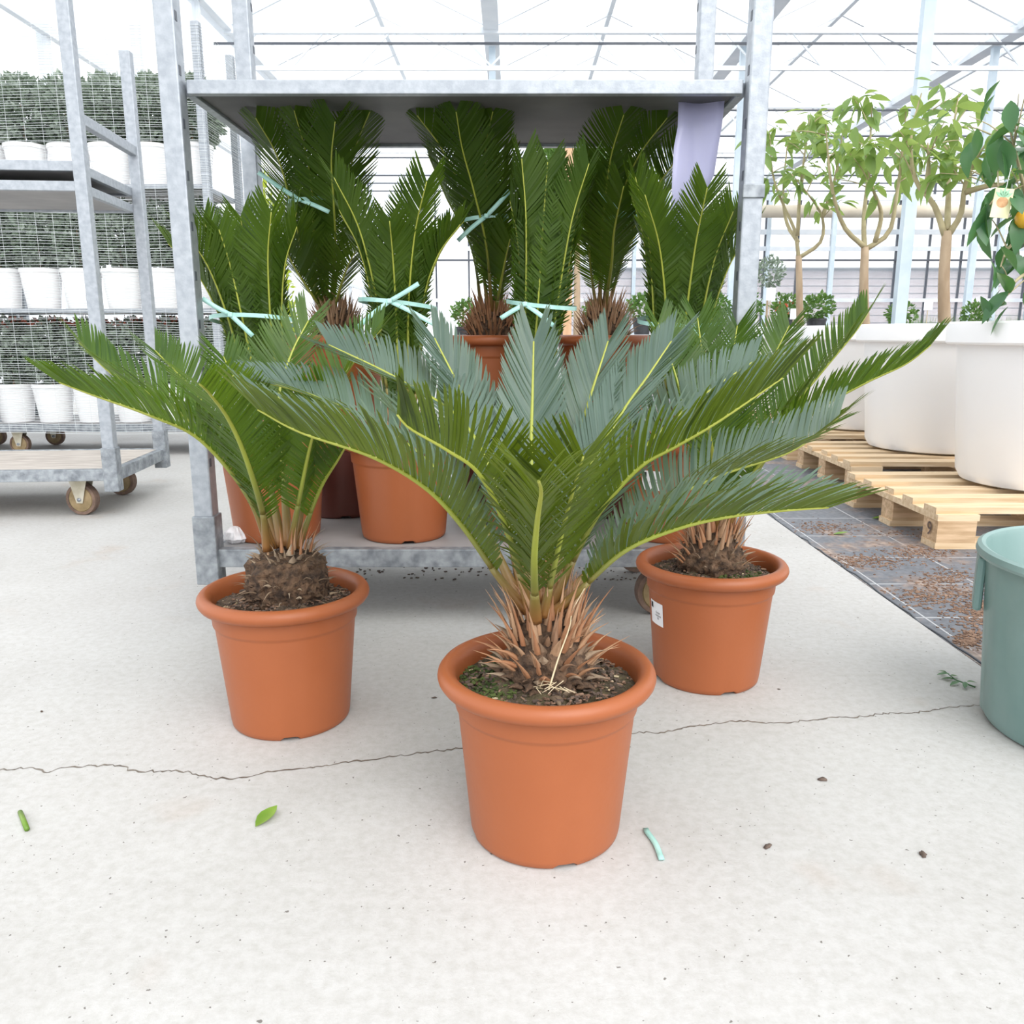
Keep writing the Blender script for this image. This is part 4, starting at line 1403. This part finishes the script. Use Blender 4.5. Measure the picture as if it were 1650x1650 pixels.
# ------------------------------------------------------------------ plants and furniture farther back
bt = thing('standard_bay', 'ball-crowned bay tree behind the trolley', 'tree', (0.38, 5.1, 0))
place('pot', simple_pot_mesh('pot', 0.16, 0.21, 0.36, M['black_pot']), bt)
MB().tube([(0, 0, 0.3), (0.01, 0, 0.8), (0, 0, 1.4)], [0.022, 0.02, 0.016], 8).build('trunk', M['bark'], bt, True)
c = leaf_cloud(2600, (0.31, 0.31, 0.28), 0.05, 91, 0.55).build('foliage', M['shrub'], bt, loc=(0, 0, 1.58))
c['kind'] = 'stuff'
stk = thing('timber_stake', 'light timber stake in front of the ball-crowned tree', 'stake', (0.305, 4.70, 0))
MB().box((0, 0, 1.0), (0.046, 0.035, 2.0)).build('stake_body', M['stake'], stk, bevel=0.003)
MB().box((0, 0.02, 0.02), (0.3, 0.3, 0.04)).build('foot', M['stake'], stk)
cf = thing('conifer', 'lime green conifer behind the left end of the trolley', 'shrub', (-1.17, 4.15, 0))
place('pot', simple_pot_mesh('pot', 0.11, 0.14, 0.25, M['black_pot']), cf)
MB().tube([(0, 0, 0.2), (0, 0, 1.2)], [0.015, 0.006], 6).build('trunk', M['bark'], cf)
lc = leaf_cloud(1500, (0.17, 0.17, 0.62), 0.06, 92, 0.5, flat=0.5, droop=-0.5)
lc.v = [Vector((v.x * (1 - 0.75 * (v.z + 0.62) / 1.3), v.y * (1 - 0.75 * (v.z + 0.62) / 1.3), v.z)) for v in lc.v]
c = lc.build('foliage', M['lime'], cf, loc=(0, 0, 0.88))
c['kind'] = 'stuff'

SH = [leaf_cloud(330, (0.17, 0.15, 0.13), 0.055, 95 + i, 0.3).mesh('foliage', M['shrub']) for i in range(3)]
FLW = leaf_cloud(26, (0.12, 0.11, 0.06), 0.05, 99, 0.4, flat=1.4).mesh('flowers', M['flower'])
BPOT = simple_pot_mesh('pot', 0.075, 0.10, 0.16, M['black_pot'])
OPOT = simple_pot_mesh('pot', 0.075, 0.10, 0.16, M['terracotta'])
WP2 = simple_pot_mesh('pot', 0.075, 0.10, 0.16, M['white_pot'])


def bench(label, x0, x1, y, z, dp=0.7):
    t = thing('display_bench', label, 'bench', ((x0 + x1) / 2, y, FZ if x0 > EDGE_X else 0))
    MB().box((0, 0, z - 0.02), (x1 - x0, dp, 0.04)).build('bench_top', M['bench'], t)
    for sx_ in (-1, 1):
        for sy in (-1, 1):
            MB().box((sx_ * ((x1 - x0) / 2 - 0.05), sy * (dp / 2 - 0.05), (z - 0.04) / 2), (0.04, 0.04, z - 0.04)).build('leg', M['bench'], t)


bench('long display bench of small shrubs seen right of the trolley post', 1.12, 3.2, 8.6, 0.72)
bench('display bench of grassy plants behind the second white tub', 3.85, 6.1, 8.9, 0.66)
bench('display bench glimpsed between the palms on the trolley', -0.6, 0.95, 7.2, 0.62)
rn = random.Random(33)


def shrub(label, x, y, z, pot, k, flower=False, s=1.0, group='small shrubs on the display benches'):
    t = thing('potted_shrub', label, 'potted plant', (x, y, z), rn.uniform(0, 6), group)
    place('pot', pot, t)
    f = place('foliage', SH[k % 3], t, (0, 0, 0.27))
    f.scale = (s, s, s)
    f['kind'] = 'stuff'
    if flower:
        f2 = place('flowers', FLW, t, (0, 0, 0.26))
        f2['kind'] = 'stuff'


spec = [(1.3, 'potted shrub on the long bench, end nearest the trolley post', BPOT, False), (1.66, 'potted shrub on the long bench, next to the one at the trolley post end', OPOT, True), (2.02, 'potted shrub on the long bench, in the middle left', BPOT, False), (2.38, 'potted shrub on the long bench, behind the slim forked tree', WP2, False), (2.74, 'red-flowered potted shrub on the long bench, right of the slim forked tree', BPOT, True), (3.08, 'potted shrub on the long bench, end nearest the pale blue column', BPOT, False)]
for i, (x, lab, pm_, fl_) in enumerate(spec):
    shrub(lab, x, 8.5 + (i % 2) * 0.1, FZ + 0.72, pm_, i, fl_, 0.95)
spec = [(4.0, 'round leafy shrub in a white pot just right of the pale blue column', WP2), (4.75, 'leafy shrub on the grassy bench, behind the second white tub', BPOT), (5.55, 'leafy shrub on the grassy bench, end nearest the right edge', OPOT)]
for i, (x, lab, pm_) in enumerate(spec):
    shrub(lab, x, 8.75, FZ + 0.66, pm_, i + 1, False, 0.85)
for i, (x, lab) in enumerate([(-0.38, 'leafy shrub on the bench behind the trolley, left end'), (0.0, 'leafy shrub on the bench behind the trolley, second from its left end'), (0.36, 'leafy shrub on the bench behind the trolley, second from its right end'), (0.72, 'leafy shrub on the bench behind the trolley, right end')]):
    shrub(lab, x, 7.1, 0.62, BPOT, i, False, 0.8, 'leafy shrubs on the bench behind the trolley')
# grass tufts
gr = MB()
rg = random.Random(77)
for _ in range(1300):
    x, y = rg.uniform(-0.95, 0.95), rg.uniform(-0.12, 0.12)
    d = Vector((rg.gauss(0, 0.05), rg.gauss(0, 0.05), rg.uniform(0.12, 0.30)))
    w = Vector((0.004, 0.002, 0))
    gr.add([Vector((x, y, 0)) - w, Vector((x, y, 0)) + w, Vector((x, y, 0)) + d], [(0, 1, 2)])
g = gr.build('grass', M['shrub'], None, loc=(5.05, 9.05, FZ + 0.66))
tag(g, 'fine grassy plants massed on the bench behind the second white tub', 'grass', kind='stuff')
# small topiary with a price card
tp_ = thing('topiary', 'tiny ball topiary on the long bench beside the trolley post', 'potted plant', (2.78, 9.3, FZ))
place('pot', simple_pot_mesh('pot', 0.12, 0.15, 0.3, M['black_pot']), tp_)
MB().tube([(0, 0, 0.25), (0, 0, 1.2)], 0.012, 6).build('trunk', M['bark'], tp_)
c = leaf_cloud(420, (0.16, 0.16, 0.17), 0.045, 97, 0.4).build('foliage', M['hedge'], tp_, loc=(0, 0, 1.37))
c['kind'] = 'stuff'
tp_['label'] = 'small grey-green ball topiary on a thin stem behind the long bench'


def card(label, u, v, Y, w, h, foot):
    p = P(u, v, Y)
    t = thing('price_card', label, 'sign', (p.x, Y, foot), 0.0, 'white price cards among the shrubs')
    MB().box((0, 0, p.z - foot), (w, 0.004, h)).build('card', M['paper'], t, bevel=0.002)
    MB().tube([(0, 0.006, 0.0), (0, 0.006, p.z - foot)], 0.004, 6).build('stick', M['straw'], t)


card('white price card on a stick below the ball topiary', 1242, 474, 8.25, 0.09, 0.12, FZ + 0.72)
card('white price card on a stick left of the slim tree trunk', 1279, 506, 8.22, 0.07, 0.10, FZ + 0.72)
card('white price card on a stick left of the second tub tree', 1496, 492, 8.62, 0.09, 0.1, FZ + 0.66)

# lavender film hanging from the upper shelf
fi = MB()
V, F = [], []
prof = [(1150, 150, 0.072), (1146, 206, 0.070), (1140, 240, 0.074), (1136, 280, 0.076), (1126, 320, 0.064), (1112, 350, 0.042), (1100, 392, 0.018)]
for i, (u, v, w) in enumerate(prof):
    c0 = P(u - 20, v, 2.12)
    tw = R(-8 + 9 * i)
    n = 6
    for k in range(n + 1):
        f = k / n - 0.5
        V.append(c0 + Vector((f * w * 1.5 * math.cos(tw), f * w * 1.5 * math.sin(tw) + 0.010 * math.cos(f * 6), 0)))
for i in range(len(prof) - 1):
    for k in range(6):
        F.append((i * 7 + k, i * 7 + k + 1, (i + 1) * 7 + k + 1, (i + 1) * 7 + k))
fi.add(V, F)
o = fi.build('plastic_film', M['film'], None, True)
sol = o.modifiers.new('thickness', 'SOLIDIFY')
sol.thickness = 0.0008
tag(o, 'lavender plastic film strip hanging from the upper trolley shelf', 'plastic film')

# crumpled clear plastic on the deck
cr = MB()
cr.lathe([(0.001, 0.0), (0.02, 0.0), (0.03, 0.012), (0.024, 0.03), (0.012, 0.04), (0.001, 0.042)], 22, fn=lambda r, z, a: (r * (1 + 0.45 * noise.noise(Vector((math.cos(a) * 2.5, math.sin(a) * 2.5, z * 90)))), z))
o = cr.build('crumpled_wrapper', M['clear_plastic'], None, False, (-0.715, 2.085, DECK))
tag(o, 'crumpled clear plastic wrapper on the trolley deck by the left post', 'wrapper')


# ------------------------------------------------------------------ bits on the floor
def floor_leaf(label, u, v, l, w, rz, mat, z=0.0, cat='leaf'):
    p = PF(u, v, z)
    me = leaf_mesh(l, w, mat, 'leaf_blade', 0.35, -0.12)
    o = place('fallen_leaf', me, None, (p.x, p.y, z + 0.002), rz)
    return tag(o, label, cat)


floor_leaf('yellow-green fallen leaf on the concrete before the left pot', 412, 1334, 0.052, 0.024, R(68), M['fallen'])
floor_leaf('pale curled leaf on the ground fabric by the nearest pallet', 1405, 836, 0.055, 0.03, R(-10), M['fallen'], FZ)
floor_leaf('flat yellowish leaf on the ground fabric left of the nearest pallet', 1343, 862, 0.06, 0.022, R(12), M['fallen'], FZ)
p = PF(1040, 1338)
q = PF(1066, 1388)
d = q - p
st = [p, p + d * 0.15, p + d * 0.5 + Vector((0.003, 0, 0)), q]
st = [Vector((a.x, a.y, 0.003)) for a in spline(st, 9)[0]]
tag(MB().ribbon(st, 0.008, (0, 0, 1), 0.0012).build('ribbon_scrap', M['ribbon'], None, True), 'mint green ribbon scrap on the concrete right of the nearest pot', 'ribbon')
p, q = PF(33, 1312), PF(44, 1340)
tag(MB().tube([(p.x, p.y, 0.004), ((p.x + q.x) / 2, (p.y + q.y) / 2, 0.005), (q.x, q.y, 0.004)], 0.0038, 8).build('stem_piece', M['fallen'], None, True), 'short pale green stem piece on the concrete at lower left', 'stem')
sp_ = thing('leaf_sprig', 'little dark green leafy sprig on the concrete near the green tub', 'sprig', PF(1540, 1100))
MB().tube([(0.025, -0.03, 0.003), (0.0, 0.0, 0.006), (-0.008, 0.035, 0.012)], [0.0016, 0.0014, 0.0008], 5).build('stem', M['citrus_leaf'], sp_, True)
sl_ = leaf_mesh(0.026, 0.011, M['citrus_leaf'])
for i, (x, y, a) in enumerate([(0.0, 0.005, 150), (0.002, -0.01, 200), (-0.003, 0.015, 30), (-0.006, 0.03, 100), (0.01, -0.018, 240), (0.012, -0.02, 10), (-0.004, 0.02, 170)]):
    o = place('leaf', sl_, sp_, (x, y, 0.006 + 0.001 * i), R(a))
bits = [(1326, 1257, 0.016, 'dark flat bark bit on the concrete right of the pots, upper of three'), (1237, 1365, 0.014, 'dark seed-like bit on the concrete right of the ribbon scrap'), (1487, 1378, 0.015, 'crumbled dark bit on the concrete at lower right'), (67, 1147, 0.008, 'small dark bit on the concrete left of the left pot'), (1255, 1111, 0.006, 'tiny dark bit on the concrete beside the right pot'), (700, 1125, 0.010, 'small brown crumb on the concrete between the left and nearest pots')]
for i, (u, v, s, lab) in enumerate(bits):
    b = MB()
    b.lathe([(0.0005, 0), (s * 0.5, 0.0005), (s * 0.55, s * 0.12), (s * 0.3, s * 0.25), (0.0005, s * 0.28)], 12, fn=lambda r, z, a, i=i: (r * (1 + 0.5 * noise.noise(Vector((math.cos(a) * 1.6 + i * 4, math.sin(a) * 1.6, 0)))), z))
    p = PF(u, v)
    o = b.build('debris', M['dead'], None, True, (p.x, p.y, 0.0003), R(40 * i))
    o.scale = (1.0, 0.55, 1)
    tag(o, lab, 'debris', 'dark bits on the concrete')
ch = MB()
rc = random.Random(55)
hot = [(1600, 985, 60, 26, 1300), (1500, 960, 60, 16, 420), (1400, 905, 70, 12, 420), (1480, 890, 50, 10, 300), (1330, 850, 50, 10, 220), (1560, 1030, 20, 12, 300), (1520, 930, 50, 14, 260), (1440, 860, 50, 10, 60)]
for (u, v, du, dv, n) in hot:
    for _ in range(n):
        p = PF(u + rc.gauss(0, du * 0.6), v + rc.gauss(0, dv * 0.6), FZ)
        if p.x < EDGE_X + 0.012:
            continue
        s = rc.uniform(0.0018, 0.0055)
        ch.box((p.x, p.y, FZ + s * 0.22), (s * rc.uniform(1, 2.6), s, s * 0.45), rc.uniform(0, 3.1))
o = ch.build('peat_chips', M['chip'])
tag(o, 'spilled brown peat and bark chips on the ground fabric', 'bark chips', kind='stuff')
gcr = MB()
for _ in range(160):
    p = PF(rc.uniform(560, 1040), rc.uniform(905, 935))
    s = rc.uniform(0.002, 0.006)
    gcr.box((p.x, p.y, s * 0.25), (s * rc.uniform(1, 2), s, s * 0.5), rc.uniform(0, 3.1))
o = gcr.build('soil_crumbs', M['dead'])
tag(o, 'dark soil crumbs on the concrete under the palm trolley', 'crumbs', kind='stuff')
